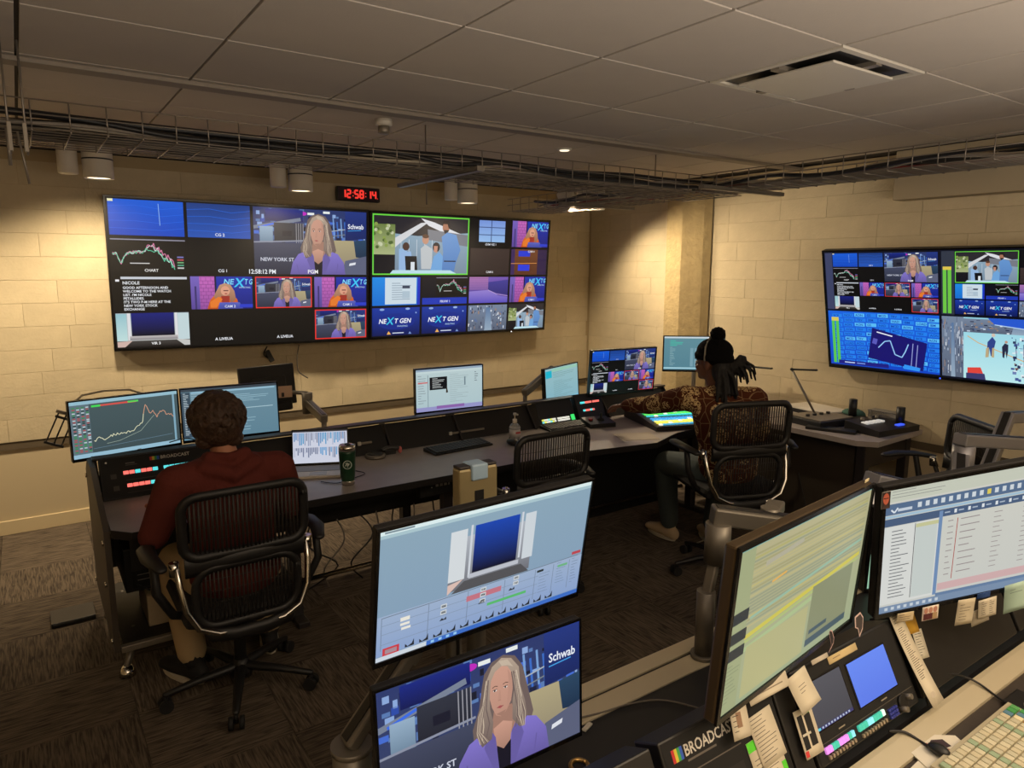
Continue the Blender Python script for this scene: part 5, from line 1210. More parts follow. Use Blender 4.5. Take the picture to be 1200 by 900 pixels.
def figure(name, label, loc, rz, J, mats, hoodie=True):
    """J: joints in the figure's own frame. one continuous body, clothes as children"""
    t = thing(name, label, 'person', loc, rz); V = Vector; sk, top, legs, shoe = mats
    pel, che, nk, hd, fc = V(J['pelvis']), V(J['chest']), V(J['neck']), V(J['head']), V(J['face'])
    m = MB(); s = V((1, 0, 0)); mid = (pel + che) / 2
    m.loft([pel + V((0, .02, -.05)), pel + V((0, 0, .05)), mid, che, nk + V((0, -.01, -.07))], [(.155, .11), (.15, .11), (.135, .10), (.155, .115), (.13, .08)], 20, side=s)
    m.loft([nk + V((0, -.01, -.08)), nk, hd + V((0, -.015, -.05))], [(.075, .07), (.055, .058), (.05, .056)], 14, side=s)
    M = head(m, hd, fc)
    for sd in ('L', 'R'):
        sh, el, wr, ht = V(J['sh' + sd]), V(J['el' + sd]), V(J['wr' + sd]), V(J['hd' + sd]); e = -1 if sd == 'L' else 1
        m.loft([nk + V((e * .06, -.01, -.06)), sh], [.055, .055], 12); m.loft([sh, (sh + el) / 2, el], [.052, .045, .038], 12); m.loft([el, (el * .6 + wr * .4), wr], [.039, .036, .025], 12)
        hand(m, wr, ht - wr, J.get('palm' + sd, (0, 0, -1)), 1.0, e * -1)
        hp, kn, an, to = V(J['hp' + sd]), V(J['kn' + sd]), V(J['an' + sd]), V(J['to' + sd])
        m.loft([hp, (hp + kn) / 2, kn], [.085, .072, .054], 14); m.loft([kn, kn * .65 + an * .35, an], [.053, .054, .036], 12); m.loft([an + V((0, 0, -.03)), (an + to) / 2 + V((0, 0, -.02)), to], [.036, .036, .028], 10)
    remeshed('body', m, sk, t, .0065, 4)
    m = MB(); k = .022
    m.loft([pel + V((0, .0, -.03)), pel + V((0, -.01, .06)), mid + V((0, -.01, 0)), che, nk + V((0, -.015, -.075)), nk + V((0, -.01, -.03))], [(.19, .15), (.185, .145), (.17, .135), (.19, .145), (.17, .105), (.085, .075)], 22, side=s)
    for sd in ('L', 'R'):
        sh, el, wr = V(J['sh' + sd]), V(J['el' + sd]), V(J['wr' + sd]); e = -1 if sd == 'L' else 1
        m.loft([nk + V((e * .07, -.01, -.065)), sh + V((0, 0, -.01))], [.075, .08], 14); m.loft([sh, (sh + el) / 2, el], [.080, .070, .060], 14); m.loft([el, el * .5 + wr * .5, wr - (wr - el).normalized() * .03], [.060, .053, .042], 14)
        c = wr - (wr - el).normalized() * .015; m.loft([c - (wr - el).normalized() * .03, c], [.036, .036], 12)
    if hoodie:
        m.loft([nk + V((-.11, .03, -.025)), nk + V((-.095, -.055, -.02)), nk + V((0, -.10, -.055)), nk + V((.095, -.055, -.02)), nk + V((.11, .03, -.025))], [(.03, .045), (.038, .05), (.038, .065), (.038, .05), (.03, .045)], 12, side=(0, 0, 1))
        m.loft([nk + V((-.07, .04, .0)), nk + V((-.075, -.04, .02)), nk + V((0, -.075, .012)), nk + V((.075, -.04, .02)), nk + V((.07, .04, .0))], [.026] * 5, 10)
    else: m.loft([nk + V((-.06, .02, -.01)), nk + V((-.045, -.05, -.005)), nk + V((.045, -.05, -.005)), nk + V((.06, .02, -.01))], [.02] * 4, 10)
    remeshed('hoodie' if hoodie else 'sweater', m, top, t, .0075, 5)
    m = MB(); m.loft([pel + V((-.06, .0, -.03)), pel + V((.06, .0, -.03))], [.13, .13], 16)
    for sd in ('L', 'R'):
        hp, kn, an = V(J['hp' + sd]), V(J['kn' + sd]), V(J['an' + sd])
        m.loft([hp, (hp + kn) / 2, kn], [.105, .092, .076], 16); m.loft([kn, kn * .6 + an * .4, an + (kn - an).normalized() * .02], [.076, .072, .062], 16)
    remeshed('trousers', m, legs, t, .008, 4)
    for sd in ('L', 'R'):
        an, to = V(J['an' + sd]), V(J['to' + sd]); d = (to - an); d.z = 0; d.normalize(); m = MB(); z0 = min(an.z, to.z) - .045
        hl = V((an.x, an.y, 0)) - d * .05; m.loft([V((hl.x, hl.y, z0 + .045)), V((an.x, an.y, z0 + .055)) + d * .04, V((an.x, an.y, z0 + .038)) + d * .13, V((an.x, an.y, z0 + .03)) + d * .20], [(.036, .045), (.040, .052), (.046, .036), (.038, .026)], 14, side=d.cross(V((0, 0, 1)))); m.loft([an + V((0, 0, -.01)), an + V((0, 0, .035))], [.047, .045], 12)
        sh_ = remeshed('shoe', m, shoe, t, .006, 3)
        q = V((an.x, an.y, 0)) + d * .075; b = MB(); N = 14; ax = d.cross(V((0, 0, 1)))
        ring = [q + d * (.135 * math.cos(2 * PI * i / N)) + ax * (.045 * math.sin(2 * PI * i / N)) for i in range(N)]
        b.add([(p.x, p.y, z0 - .004) for p in ring] + [(p.x, p.y, z0 + .016) for p in ring], [tuple(range(N))[::-1], tuple(range(N, 2 * N))] + [(i, (i + 1) % N, (i + 1) % N + N, i + N) for i in range(N)]); part('sole', b, mat('pale_sole', (190, 180, 160), .7), sh_)
    face_bits(M, t)
    return t, M
# --- seated man, hoodie
J1 = dict(pelvis=(0, -.03, .57), chest=(.01, .02, .84), neck=(.01, .07, 1.03), head=(-.012, .115, 1.185), face=(.04, 1, -.10),
          shL=(-.20, .04, .965), shR=(.215, .04, .965), elL=(-.30, .06, .735), elR=(.30, .10, .735), wrL=(-.24, .31, .785), wrR=(.24, .34, .785), hdL=(-.20, .45, .775), hdR=(.20, .48, .775),
          hpL=(-.10, .0, .53), hpR=(.10, .0, .53), knL=(-.19, .36, .52), knR=(.17, .37, .52), anL=(-.17, .14, .11), anR=(.19, .22, .11), toL=(-.22, .24, .05), toR=(.22, .36, .05))
p1, M1 = figure('person', 'seated person in a maroon hoodie seen from behind, short brown hair', (.665, 3.08, 0), 0, J1, (SKIN, mat('maroon_fleece', (98, 48, 42), .95, bump=.25, bscale=90, spec=.1), mat('khaki_cotton', (186, 162, 122), .9, bump=.15, bscale=120), mat('black_suede', (26, 24, 24), .8)))
HAIR1 = mat('brown_hair', (62, 42, 29), .6, bump=.7, bscale=90, var=.3, vscale=40)
m = MB(); m.ell((0, -.025, .040), (.108, .115, .092), 20, 14, M1); m.ell((0, -.06, -.015), (.105, .075, .090), 18, 12, M1); m.ell((0, .045, .095), (.075, .055, .034), 14, 8, M1)
for e in (-1, 1): m.ell((e * .082, -.018, .0), (.030, .06, .07), 12, 8, M1); m.ell((e * .055, -.055, -.075), (.045, .04, .036), 10, 8, M1)
rr = random.Random(6)
for q in range(240):      # short tousled locks lying close to the head
    u_ = rr.uniform(-.75, .98); a = rr.uniform(PI, 2 * PI) if u_ < .35 else rr.uniform(0, 2 * PI); w_ = math.sqrt(max(0, 1 - u_ * u_))
    n_ = Vector((math.cos(a) * w_, math.sin(a) * w_, u_)); b_ = Vector((n_.x * .112, -.028 + n_.y * .118, .028 + n_.z * (.100 if u_ > 0 else .115)))
    tg = Vector((rr.uniform(-.3, .3), rr.uniform(-.3, .3), -1)); tg = (tg - n_ * tg.dot(n_)).normalized(); L_ = rr.uniform(.028, .055)
    m.loft([M1 @ (b_ - n_ * .006), M1 @ (b_ + tg * L_ * .5 + n_ * .004), M1 @ (b_ + tg * L_ - n_ * .002)], [.0085, .0075, .003], 6)
remeshed('hair', m, HAIR1, p1, .0042, 1)
part('headset_band', MB().loft([M1 @ Vector(v) for v in ((-.098, .0, .0), (-.088, .0, .09), (-.03, .0, .132), (.03, .0, .132), (.088, .0, .09), (.098, .0, .0))], [(.006, .003)] * 6, 8), BLACK, p1, 'thin black headset band')
# --- seated operator, patterned sweater, knit cap
J2 = dict(pelvis=(0, -.03, .68), chest=(-.02, .0, .95), neck=(-.05, .05, 1.14), head=(-.075, .085, 1.29), face=(-.55, .83, -.04),
          shL=(-.22, .08, 1.08), shR=(.175, .0, 1.075), elL=(-.35, .34, .99), elR=(.30, .10, .83), wrL=(-.43, .58, .945), wrR=(.15, .36, .87), hdL=(-.47, .70, .915), hdR=(.07, .46, .86),
          hpL=(-.11, .0, .63), hpR=(.10, .0, .63), knL=(-.20, .40, .59), knR=(.20, .38, .58), anL=(-.09, .53, .11), anR=(.16, .40, .11), toL=(-.13, .66, .05), toR=(.18, .52, .05))
p2, M2 = figure('person', 'seated person in a brown patterned sweater and black knit cap reaching left', (3.43, 2.66, 0), R(-22), J2, (SKIN2, sweater_mat(), mat('grey_green_denim', (72, 82, 82), .9, bump=.2, bscale=160), mat('beige_suede', (200, 176, 140), .85)), False)
CAP = mat('black_knit', (17, 16, 17), .95, bump=.8, bscale=90, spec=.1)
m = MB(); m.ell((0, -.022, .068), (.096, .112, .082), 20, 14, M2); m.ell((0, -.05, .03), (.090, .080, .06), 16, 10, M2); m.loft([M2 @ Vector((.096 * math.cos(a), -.018 + .112 * math.sin(a), .034 + .012 * math.sin(a))) for a in [2 * PI * q / 20 for q in range(21)]], [(.020, .008)] * 21, 8, side=(0, 0, 1))
remeshed('knit_cap', m, CAP, p2, .005, 2)
m = MB(); m.ell((0, -.040, .168), (.040, .040, .038), 14, 10, M2)
for q in range(40): z_ = 1 - 2 * (q + .5) / 40; a = q * 2.4; r_ = math.sqrt(1 - z_ * z_); m.ell((.036 * r_ * math.cos(a), -.040 + .036 * r_ * math.sin(a), .170 + .034 * z_), (.013, .013, .013), 8, 6, M2)
remeshed('bobble', m, CAP, p2, .005, 1)
m = MB(); rr = random.Random(12); nk = Vector(J2['neck'])
m.ell((0, -.075, -.045), (.088, .06, .09), 14, 10, M2); m.ell((.01, -.085, -.13), (.085, .05, .07), 14, 10, M2); m.ell((.055, -.125, -.03), (.055, .05, .05), 12, 8, M2)
for q in range(16):
    a = R(rr.uniform(-60, 60)); b = M2 @ Vector((math.sin(a) * .075, -.05 - .05 * math.cos(a), -.01)); dz = rr.uniform(.13, .22); o_ = Vector((rr.uniform(-.03, .05), rr.uniform(-.07, -.03), 0))
    m.loft([b, b + o_ * .8 + Vector((0, 0, -.07)), b + o_ * 1.2 + Vector((0, 0, -dz))], [.015, .014, .010], 7)
for q in range(14):
    b = M2 @ Vector((.02, -.125, -.02)); d = Vector((rr.uniform(.03, .13), rr.uniform(-.06, .02), rr.uniform(-.05, .05)))
    m.loft([b, b + d * .6 + Vector((0, 0, .03)), b + d, b + d * 1.05 + Vector((.01, 0, -.05))], [.014, .011, .009, .006], 7)
remeshed('hair', m, mat('black_hair', (14, 12, 12), .7, bump=.5, bscale=80), p2, .005, 1)
part('headset_band', MB().loft([M2 @ Vector(v) for v in ((-.104, -.01, .02), (-.092, -.01, .10), (-.03, -.01, .158), (.03, -.01, .158), (.092, -.01, .10), (.104, -.01, .02))], [(.006, .003)] * 6, 8), ALU, p2, 'thin silver headset band')
cable([(3.60, 3.0, .012), (3.68, 2.9, .10), (3.76, 3.0, .18)], .004, CB[2], 'pale cable loop behind the operator shoe')
# ================================================================== foreground console
t = thing('console_desk', 'foreground console desk with pale metal rails, black equipment bays and a brown-black worktop', 'desk', (0, 0, 0))
RAILM = mat('pale_rail', (206, 194, 166), .45, .25)
part('rear_rail', MB().box(-.4, 1.252, .715, 4.0, 1.305, .75, .003).box(-.4, 1.18, .715, 4.0, 1.245, .747, .003).box(-.4, 1.24, .715, 4.0, 1.256, .742), RAILM, t)
part('rail_groove', MB().box(-.4, 1.245, .742, 4.0, 1.252, .7435), BLACK, t, 'dark groove along the rail')
part('deck', MB().box(-.4, .74, .715, 4.0, 1.18, .742), mat('black_deck', (34, 34, 37), .5), t)
part('front_rail', MB().prof([(.655, .735), (.655, .758), (.70, .766), (.712, .766), (.712, .735)], .4, 4.0), RAILM, t, 'pale metal front rail')
part('worktop', MB().box(.4, .02, .715, 4.0, .655, .752, .004), mat('brown_black_worktop', (62, 54, 48), .6, var=.1, vscale=60), t)
part('rear_panel', MB().box(-.4, 1.27, .06, 4.0, 1.29, .715), BLACK, t)
for x in (-.3, 1.0, 2.4, 3.8): part('leg', MB().box(x - .03, .1, 0, x + .03, 1.25, .06, .005).box(x - .03, 1.12, .06, x + .03, 1.2, .715, .004).box(x - .03, .2, .06, x + .03, .28, .715, .004), DARK, t)
def PD(d, off=0): return (.717 + .449 * d - .893 * off, .77 + .893 * d + .449 * off)
def fgpanel(name, label, x0, x1, paint, d0=.02, d1=.222, depth=.07, cat='control panel'): return panel(name, label, x0, x1, PD(d0), PD(d1), paint, cat, depth)
ANG = math.atan2(.893, .449) - PI / 2
def p_b(s):
    broadcast_logo(s, .16, .20, .11, .46); s.rect(.17, .235, .42, .255, (96, 90, 84)); s.line([(.14, .35), (.62, .35)], .012, (90, 84, 78))
    s.rects([(.05, .5, .30, .96, (30, 28, 27)), (.34, .5, .60, .96, (30, 28, 27))])
fgpanel('intercom_station', 'black foreground intercom panel with a white name along its top edge', .90, 1.235, p_b)
k, L = fgpanel('router_control_unit', 'black router panel with a grey screen and a bright blue screen in the foreground bay', 1.31, 1.735, lambda s: (s.line([(.02, .88), (.98, .88)], .004, (60, 56, 52))))
def onp(x, d): return (x - (1.31 + 1.735) / 2, d - .121)
def lcd(x0, x1, d0, d1, fn, label):
    s = Scr(x1 - x0, d1 - d0); fn(s); x, z_ = onp((x0 + x1) / 2, (d0 + d1) / 2); part('lcd_frame', MB().box(x - (x1 - x0) / 2 - .004, -.003, z_ - (d1 - d0) / 2 - .004, x + (x1 - x0) / 2 + .004, .001, z_ + (d1 - d0) / 2 + .004, .001), GLOSS, k)
    s.build('lcd', k, screen_mat(), (x, -.0036, z_), label)
def f1(s):
    s.rect(0, 0, 1, 1, (84, 84, 92), (70, 70, 78)); s.rect(0, .93, 1, 1, (60, 60, 110)); z = s.z
    s.rect(0, .94, .1, .99, (90, 210, 230))
    for q in range(10): s.z = z; s.rect(.14 + q * .08, .945, .18 + q * .08, .985, (190, 200, 220))
lcd(1.333, 1.476, .089, .185, f1, 'grey lit screen')
lcd(1.503, 1.667, .084, .180, lambda s: s.rect(0, 0, 1, 1, (104, 140, 246), (92, 124, 236)), 'bright blue lit screen')
TE = (60, 170, 150); PU = (210, 130, 220); CB_ = (120, 200, 220)
x, z_ = onp(1.345, .048); keys(k, x, z_, 9, .0125, .0118, .013, [PU, PU, TE, TE, PU, PU, PU, TE, CB_], e=.8)
x, z_ = onp(1.475, .049); keys(k, x, z_, 9, .0125, .0118, .013, [TE, TE, TE, CB_, CB_, TE, TE, TE, (200, 230, 220)], e=.8)
x, z_ = onp(1.348, .033); keys(k, x, z_, 9, .0122, .007, .008, [(150, 136, 116)], glow=False)
x, z_ = onp(1.480, .031); keys(k, x, z_, 9, .0122, .007, .008, [(150, 136, 116)], glow=False)
x, z_ = onp(1.601, .045); keys(k, x, z_, 4, .0095, .008, .006, [(50, 60, 150)], glow=False, rowsn=3, dz=.008)
x, z_ = onp(1.662, .043); part('jog_dial', MB().cyl((x, -.001, z_), (x, -.008, z_), .018, seg=24), BLACK, k)
for q in (-.016, .016): part('knob', MB().cyl((x + q, -.0, z_ + q * .6), (x + q, -.022, z_ + q * .6), .0065, seg=14), ALU, k)
for xx in (1.42, 1.60):
    x, z_ = onp(xx, .072); s = Scr(.04, .011); s.rect(0, 0, 1, 1, (8, 8, 8)); s.rect(.18, .4, .8, .65, (150, 140, 122)); s.build('name_strip', k, print_mat(), (x, -.0015, z_))
part('panel_seam', MB().box(-.20, -.0015, -.06, .20, -.0003, -.0585), mat('seam_grey', (80, 74, 66), .5), k)
for x0, x1 in ((1.755, 2.32), (2.34, 3.0), (3.02, 3.7), (.45, .88), (1.24, 1.30)):
    k_, L = fgpanel('blank_panel', 'blank', x0, x1, None); c_ = k_.children[0]; mw = Matrix.Translation(k_.location) @ k_.rotation_euler.to_matrix().to_4x4()
    c_.parent = t; c_.matrix_local = mw; c_.name = 'blank_panel'; bpy.data.objects.remove(k_)
# flat papers and notes -------------------------------------------------
def note(name, label, x, d, w, h, paint, rot=0.0, off=.004, cat='note', curl=0.0, base=(212, 202, 180), rotq=None, loc=None):
    y_, z_ = PD(d, off)
    o = thing(name, label, cat, loc or (x, y_, z_)); M = Matrix.Rotation(ANG if rotq is None else rotq, 3, 'X') @ Matrix.Rotation(R(rot), 3, 'Y'); o.rotation_euler = M.to_euler()
    N = 6; vs = []; fs = []
    for k_ in range(N + 1):
        t_ = k_ / N - .5; b = -curl * (t_ + .5) ** 2
        for sx in (-.5, .5):
            for dy in (0, .0008): vs.append((sx * w, b + dy, -t_ * h))
    for k_ in range(N):
        a = k_ * 4; fs += [(a, a + 4, a + 6, a + 2), (a + 1, a + 3, a + 7, a + 5), (a, a + 1, a + 5, a + 4), (a + 2, a + 6, a + 7, a + 3)]
    fs += [(0, 2, 3, 1), (N * 4, N * 4 + 1, N * 4 + 3, N * 4 + 2)]
    part('sheet', MB().add(vs, fs, True), mat('note_%d_%d_%d' % base, base, .8), o)
    if paint:
        s = Scr(w, h); paint(s)
        # bend print with the sheet
        v2 = []
        for (a, b_, c) in s.v: t_ = -c / h; v2.append((a, -.0004 + b_ - curl * (t_ + .5) ** 2, c))
        s.v[:] = v2; s.build('print', o, print_mat())
    return o
INK = (70, 64, 60)
note('handwritten_note', 'tall handwritten note with green tabs on the panel left of the screens panel', 1.178, .137, .078, .098, lambda s: s.rows(.08, .06, .92, .96, 12, INK, .16, .5, 1, 4), -4, .006)
def pg(s): s.rect(0, 0, .5, .16, (90, 210, 50)); s.rect(.86, .55, 1, 1, (90, 210, 50)); s.rows(.1, .3, .8, .95, 9, INK, .14, .4, 1, 5); s.ell(.5, .42, .06, .04, (220, 210, 60))
note('printed_card', 'pale card with bright green corners under the tall handwritten note', 1.165, .085, .095, .12, pg, -2, .003)
def pc(s): s.rect(.10, .12, .38, .82, (20, 20, 20)); s.rect(.48, .14, .82, .80, (26, 26, 26)); s.rect(.14, .5, .6, .55, (200, 196, 180)); s.rect(.44, .02, .8, .14, (90, 150, 50)); s.rect(.02, .84, .2, .96, (210, 60, 60))
note('diagram_card', 'cream card printed with black blocks at the left edge of the screens panel', 1.297, .105, .062, .095, pc, 2, .012)
note('curled_note', 'cream note with a little writing hanging from the yellow timeline monitor', 1.30, .19, .072, .075, lambda s: s.rows(.35, .35, .7, .62, 3, INK, .16, .6, 1, 2), -8, .03, curl=.006)
note('paper_strip', 'long cream strip along the bottom edge of the yellow timeline monitor', 1.195, .228, .13, .030, lambda s: s.rows(.05, .1, .95, .9, 2, (140, 128, 110), .2), 0, .035)
note('folded_note', 'folded printed paper hanging at the bottom left corner of the yellow timeline monitor', 1.095, .20, .05, .07, lambda s: (s.rect(.3, .3, .6, .7, (150, 120, 96)), s.rows(.1, .1, .5, .9, 6, INK, .15)), 6, .03, curl=-.004)
note('label_tape', 'tan label tape stuck along the top of the screens panel', 1.506, .205, .118, .016, lambda s: s.rows(.15, .4, .8, .6, 1, (120, 104, 84), .5), 0, .003, base=(206, 184, 136))
note('label_tape', 'pale label strip stuck below the yellow timeline monitor near the black stickers', 1.40, .225, .062, .010, None, 0, .02, base=(190, 180, 164))
def sticker(label, x, d, pts, fill, off=.008, rot=0, edge=(215, 205, 195), extra=None, sc=.045):
    y_, z_ = PD(d, off); o = thing('sticker', label, 'sticker', (x, y_, z_)); o.rotation_euler = (Matrix.Rotation(ANG, 3, 'X') @ Matrix.Rotation(R(rot), 3, 'Y')).to_euler()
    part('backing', MB().add([(p[0] * sc, -.0, p[1] * sc) for p in pts] + [(p[0] * sc, .001, p[1] * sc) for p in pts], [tuple(range(len(pts)))[::-1], tuple(range(len(pts), 2 * len(pts)))] + [(i, (i + 1) % len(pts), (i + 1) % len(pts) + len(pts), i + len(pts)) for i in range(len(pts))]), mat('sticker_%d' % edge[0], edge, .5), o)
    s = Scr(sc, sc); s.poly([(.5 + p[0] * .84, .5 - p[1] * .84) for p in pts], fill, clip=False)
    if extra: extra(s)
    s.build('print', o, print_mat(), (0, -.0003, 0))
sticker('dark leaf-shaped sticker with a pink outline on the upper panel edge', 1.475, .245, [(-.5, -.5), (-.1, -.2), (0, .2), (.15, .5), (.35, .4), (.3, 0), (.1, -.2)], (36, 30, 32), edge=(196, 160, 160))
sticker('dark rounded sticker with a pink outline beside the long paper list', 1.60, .248, [(-.5, -.1), (-.2, .4), (.4, .5), (.5, .2), (.1, -.3), (-.4, -.6), (-.3, -.2)], (60, 52, 50), edge=(206, 180, 176))
# papers right of the screens panel
def pl(s): s.rows(.12, .06, .62, .16, 4, INK, .15); s.z += 1; s.rows(.2, .2, .8, .74, 26, INK, .3, .5, 1, 7); s.ell(.45, .9, .2, .03, (190, 178, 160))
note('long_list', 'long narrow paper list hanging over the panel edge down to the front rail', 1.755, .125, .055, .235, pl, -3, .010, curl=.02)
note('yellow_note', 'mustard yellow note behind the long paper list', 1.815, .20, .05, .07, None, 6, .004, base=(190, 146, 40))
note('printed_list', 'short greyish printed list below the mustard yellow note', 1.822, .135, .045, .07, lambda s: s.rows(.15, .05, .9, .95, 10, INK, .2), 8, .003, base=(196, 190, 172))
YM = .70
def hang(name, label, p, w, h, paint, rot=0, base=(212, 202, 180), y=None): return note(name, label, 0, 0, w, h, paint, rot, 0, rotq=R(-14), loc=p, base=base)
# keyboard and things on the front worktop
def kc(r, i):
    if i > 16: return [(214, 150, 50), (230, 220, 180), (90, 130, 150), (70, 150, 80), (90, 160, 90)][(i + r) % 5]
    if r < 1: return (150, 156, 150)
    return [(200, 190, 160), (206, 198, 170), (192, 186, 160)][(i + r) % 3] if i % 7 else (150, 170, 140)
keyboard('editing_keyboard', 'pale beige editing keyboard with green and orange keys on the front worktop', (1.74, .535, .752), R(0), .40, .15, 20, 6, kc, mat('beige_board', (176, 166, 140), .6))
kk_ = thing('shuttle_keypad', 'small dark keypad with a green key at the right of the beige keyboard', 'keypad', (1.99, .555, .752), R(0)); part('body', MB().box(-.045, -.07, 0, .045, .07, .018, .004), BLACK, kk_)
for q in range(6): part('key', MB().box(-.03 + (q % 3) * .022, -.04 + (q // 3) * .04, .018, -.012 + (q % 3) * .022, -.01 + (q // 3) * .04, .026, .002), mat('kb_g%d' % (q == 4), (90, 170, 90) if q == 4 else (150, 144, 130), .5), kk_)
k = thing('picture_card', 'white card printed with a small dark-clad figure lying behind the beige keyboard', 'card', (1.63, .64, .7575), R(-4)); part('card', MB().prism([(-.09, -.05), (.06, -.06), (.085, .0), (.02, .045), (-.06, .03)], 0, .002), PAPER, k)
s = Scr(.16, .10); s.poly([(.5, .35), (.62, .3), (.78, .42), (.74, .66), (.56, .62)], (60, 44, 50)); s.poly([(.40, .32), (.5, .30), (.5, .42), (.42, .42)], (170, 96, 70)); s.poly([(.50, .62), (.62, .6), (.66, .72), (.52, .76)], (176, 110, 84)); o = s.build('print', k, print_mat(), (0, 0, .0023)); o.rotation_euler = (-PI / 2, 0, 0)
single('folded_paper', MB().prism([(-.10, -.03), (.05, -.045), (.07, .02), (-.05, .035)], 0, .004), PAPER, 'folded white paper lying under the corner of the picture card', 'paper', (1.575, .615, .753), (0, 0, R(10)))
cable([(1.76, .716, .772), (1.80, .742, .80), (1.90, .735, .80), (1.97, .70, .775), (1.96, .62, .758), (1.90, .50, .776), (1.80, .44, .758)], .003, CB[0], 'black cable arching over the front rail beside the long list')
cable([(1.58, .72, .775), (1.61, .70, .772), (1.622, .67, .762), (1.61, .64, .766)], .0035, CB[0], 'black cable crossing the front rail to a small plug')
single('plug', MB().ell((0, 0, 0), (.016, .024, .012)), BLACK, 'small black plug lying on the picture card', 'plug', (1.612, .625, .772))
cable([(1.02, 1.20, .752), (1.10, 1.185, .748), (1.19, 1.17, .747), (1.27, 1.13, .747), (1.33, 1.03, .747)], .0025, CB[1], 'thin grey cable snaking on the black deck behind the yellow timeline monitor')
single('ring', MB().loft([(.020 * math.cos(a), .020 * math.sin(a), 0) for a in [2 * PI * q / 20 for q in range(22)]], .005, 8, cap=False), mat('brass', (206, 166, 100), .3, .9), 'small brass ring on the black deck beside the lower presenter monitor', 'ring', (.93, 1.07, .748))
single('pale_clip', MB().box(-.018, -.006, 0, .018, .006, .006, .002), WHITEP, 'short pale clip on the deck next to the rail by the presenter monitor', 'clip', (1.035, 1.165, .743), (0, 0, R(20)))

# monitors of the front console
monitor('monitor', 'upper foreground monitor with a blue stage picture and rows of controls', 'monitor', (.885, 1.36, 1.121), .82, .61, .36, .4, 10.5, -.9, paint_switch, .006, .014, .03)
monitor('monitor', 'lower foreground monitor showing a blonde presenter in a lilac jacket', 'monitor', (.898, 1.395, .699), .80, .61, .36, -2.3, -.6, -1.2, lambda s: anchor_shot(s, True, True, wx=(.33, .82)), .006, .012, .03)
BRZ = mat('bronze_bezel', (92, 76, 54), .35, .6)
m10 = monitor('monitor', 'foreground monitor in a bronze frame filled by a yellow timeline', 'monitor', (1.304, .791, 1.171), 1.0, .61, .36, 7.5, 4.1, .6, paint_timeline, .010, .012, .03, shell=BRZ)
m11 = monitor('monitor', 'right foreground monitor showing a newsroom list window', 'monitor', (1.921, .688, 1.195), 1.0, .61, .36, -23.7, 6.4, -6.7, paint_rundown, .010, .012, .03)
monitor('monitor', 'monitor of which only a narrow mint strip shows between the two right foreground monitors', 'monitor', (2.52, 1.075, .90), 1.0, .50, .31, -22, 2, 0, lambda s: s.rect(0, 0, 1, 1, (176, 214, 180), (150, 196, 166)), .012, .012, .03)
# things stuck on the right monitor (placed in its own plane)
def on_mon(mon, name, label, u, v, w, h, paint, rot=0, off=.006, base=(212, 202, 180), cat='note', tilt=0):
    P = mon.location; M3 = mon.rotation_euler.to_matrix(); p = P + M3 @ Vector((u, -off, v)); o = note(name, label, 0, 0, w, h, paint, 0, 0, loc=p, base=base, cat=cat)
    o.rotation_euler = (M3 @ Matrix.Rotation(R(tilt), 3, 'X') @ Matrix.Rotation(R(rot), 3, 'Y')).to_euler(); return o
def fc(s): s.rect(0, 0, 1, 1, (46, 34, 34)); s.ell(.5, .42, .36, .34, (190, 96, 74)); s.rect(.2, .36, .8, .42, (60, 34, 34)); s.rect(.42, .4, .5, .56, (150, 74, 58)); s.poly([(.1, 1), (.3, .76), (.7, .76), (.95, 1)], (70, 50, 46))
on_mon(m11, 'face_sticker', 'cut-out sticker of a face with glasses on the newsroom list monitor corner', -.300, .150, .022, .044, fc, 0, cat='sticker', base=(226, 216, 206))
on_mon(m11, 'paper_tag', 'torn tan paper tag under the left of the newsroom list monitor', -.225, -.184, .046, .026, lambda s: s.rows(.1, .2, .9, .9, 3, INK, .2), 3, .009, (206, 188, 150))
def gp(s):
    for x in (.22, .5, .78): s.ell(x, .28, .12, .22, (196, 140, 120)); s.rect(x - .14, .5, x + .14, .95, (90, 40, 44) if x < .6 else (180, 150, 110))
on_mon(m11, 'group_sticker', 'cut-out sticker of three small figures under the newsroom list monitor', -.155, -.187, .046, .040, gp, 0, .010, (230, 216, 200), 'sticker')
on_mon(m11, 'taped_note', 'cream handwritten note left of the blue tab under the newsroom list monitor', -.055, -.205, .050, .074, lambda s: s.rows(.15, .2, .85, .9, 6, INK, .14), 3, .012, (206, 194, 168))
on_mon(m11, 'blue_tab', 'blue tab on the bottom bezel of the newsroom list monitor', .0, -.172, .038, .016, None, 0, .007, (36, 70, 130), 'tab')
on_mon(m11, 'table_note', 'cream note with a small printed table below the blue tab', .006, -.204, .052, .056, lambda s: (s.rows(.15, .12, .5, .9, 7, INK, .2), s.rows(.6, .12, .9, .9, 7, INK, .2)), -5, .016)
on_mon(m11, 'blank_note', 'blank grey note tucked behind the table note', -.006, -.232, .052, .046, None, -12, .008, (178, 168, 150))
on_mon(m11, 'mint_sheet', 'pale mint sheet hanging near the right end of the newsroom list monitor', .100, -.195, .08, .085, lambda s: s.rows(.2, .2, .7, .4, 2, (120, 140, 136), .2), -4, .010, (176, 204, 190), 'paper')
on_mon(m10, 'paper_tab', 'tiny cream tab on the top right corner of the yellow timeline monitor', .285, .186, .022, .008, None, -3, -.012, (226, 212, 170), 'tab')

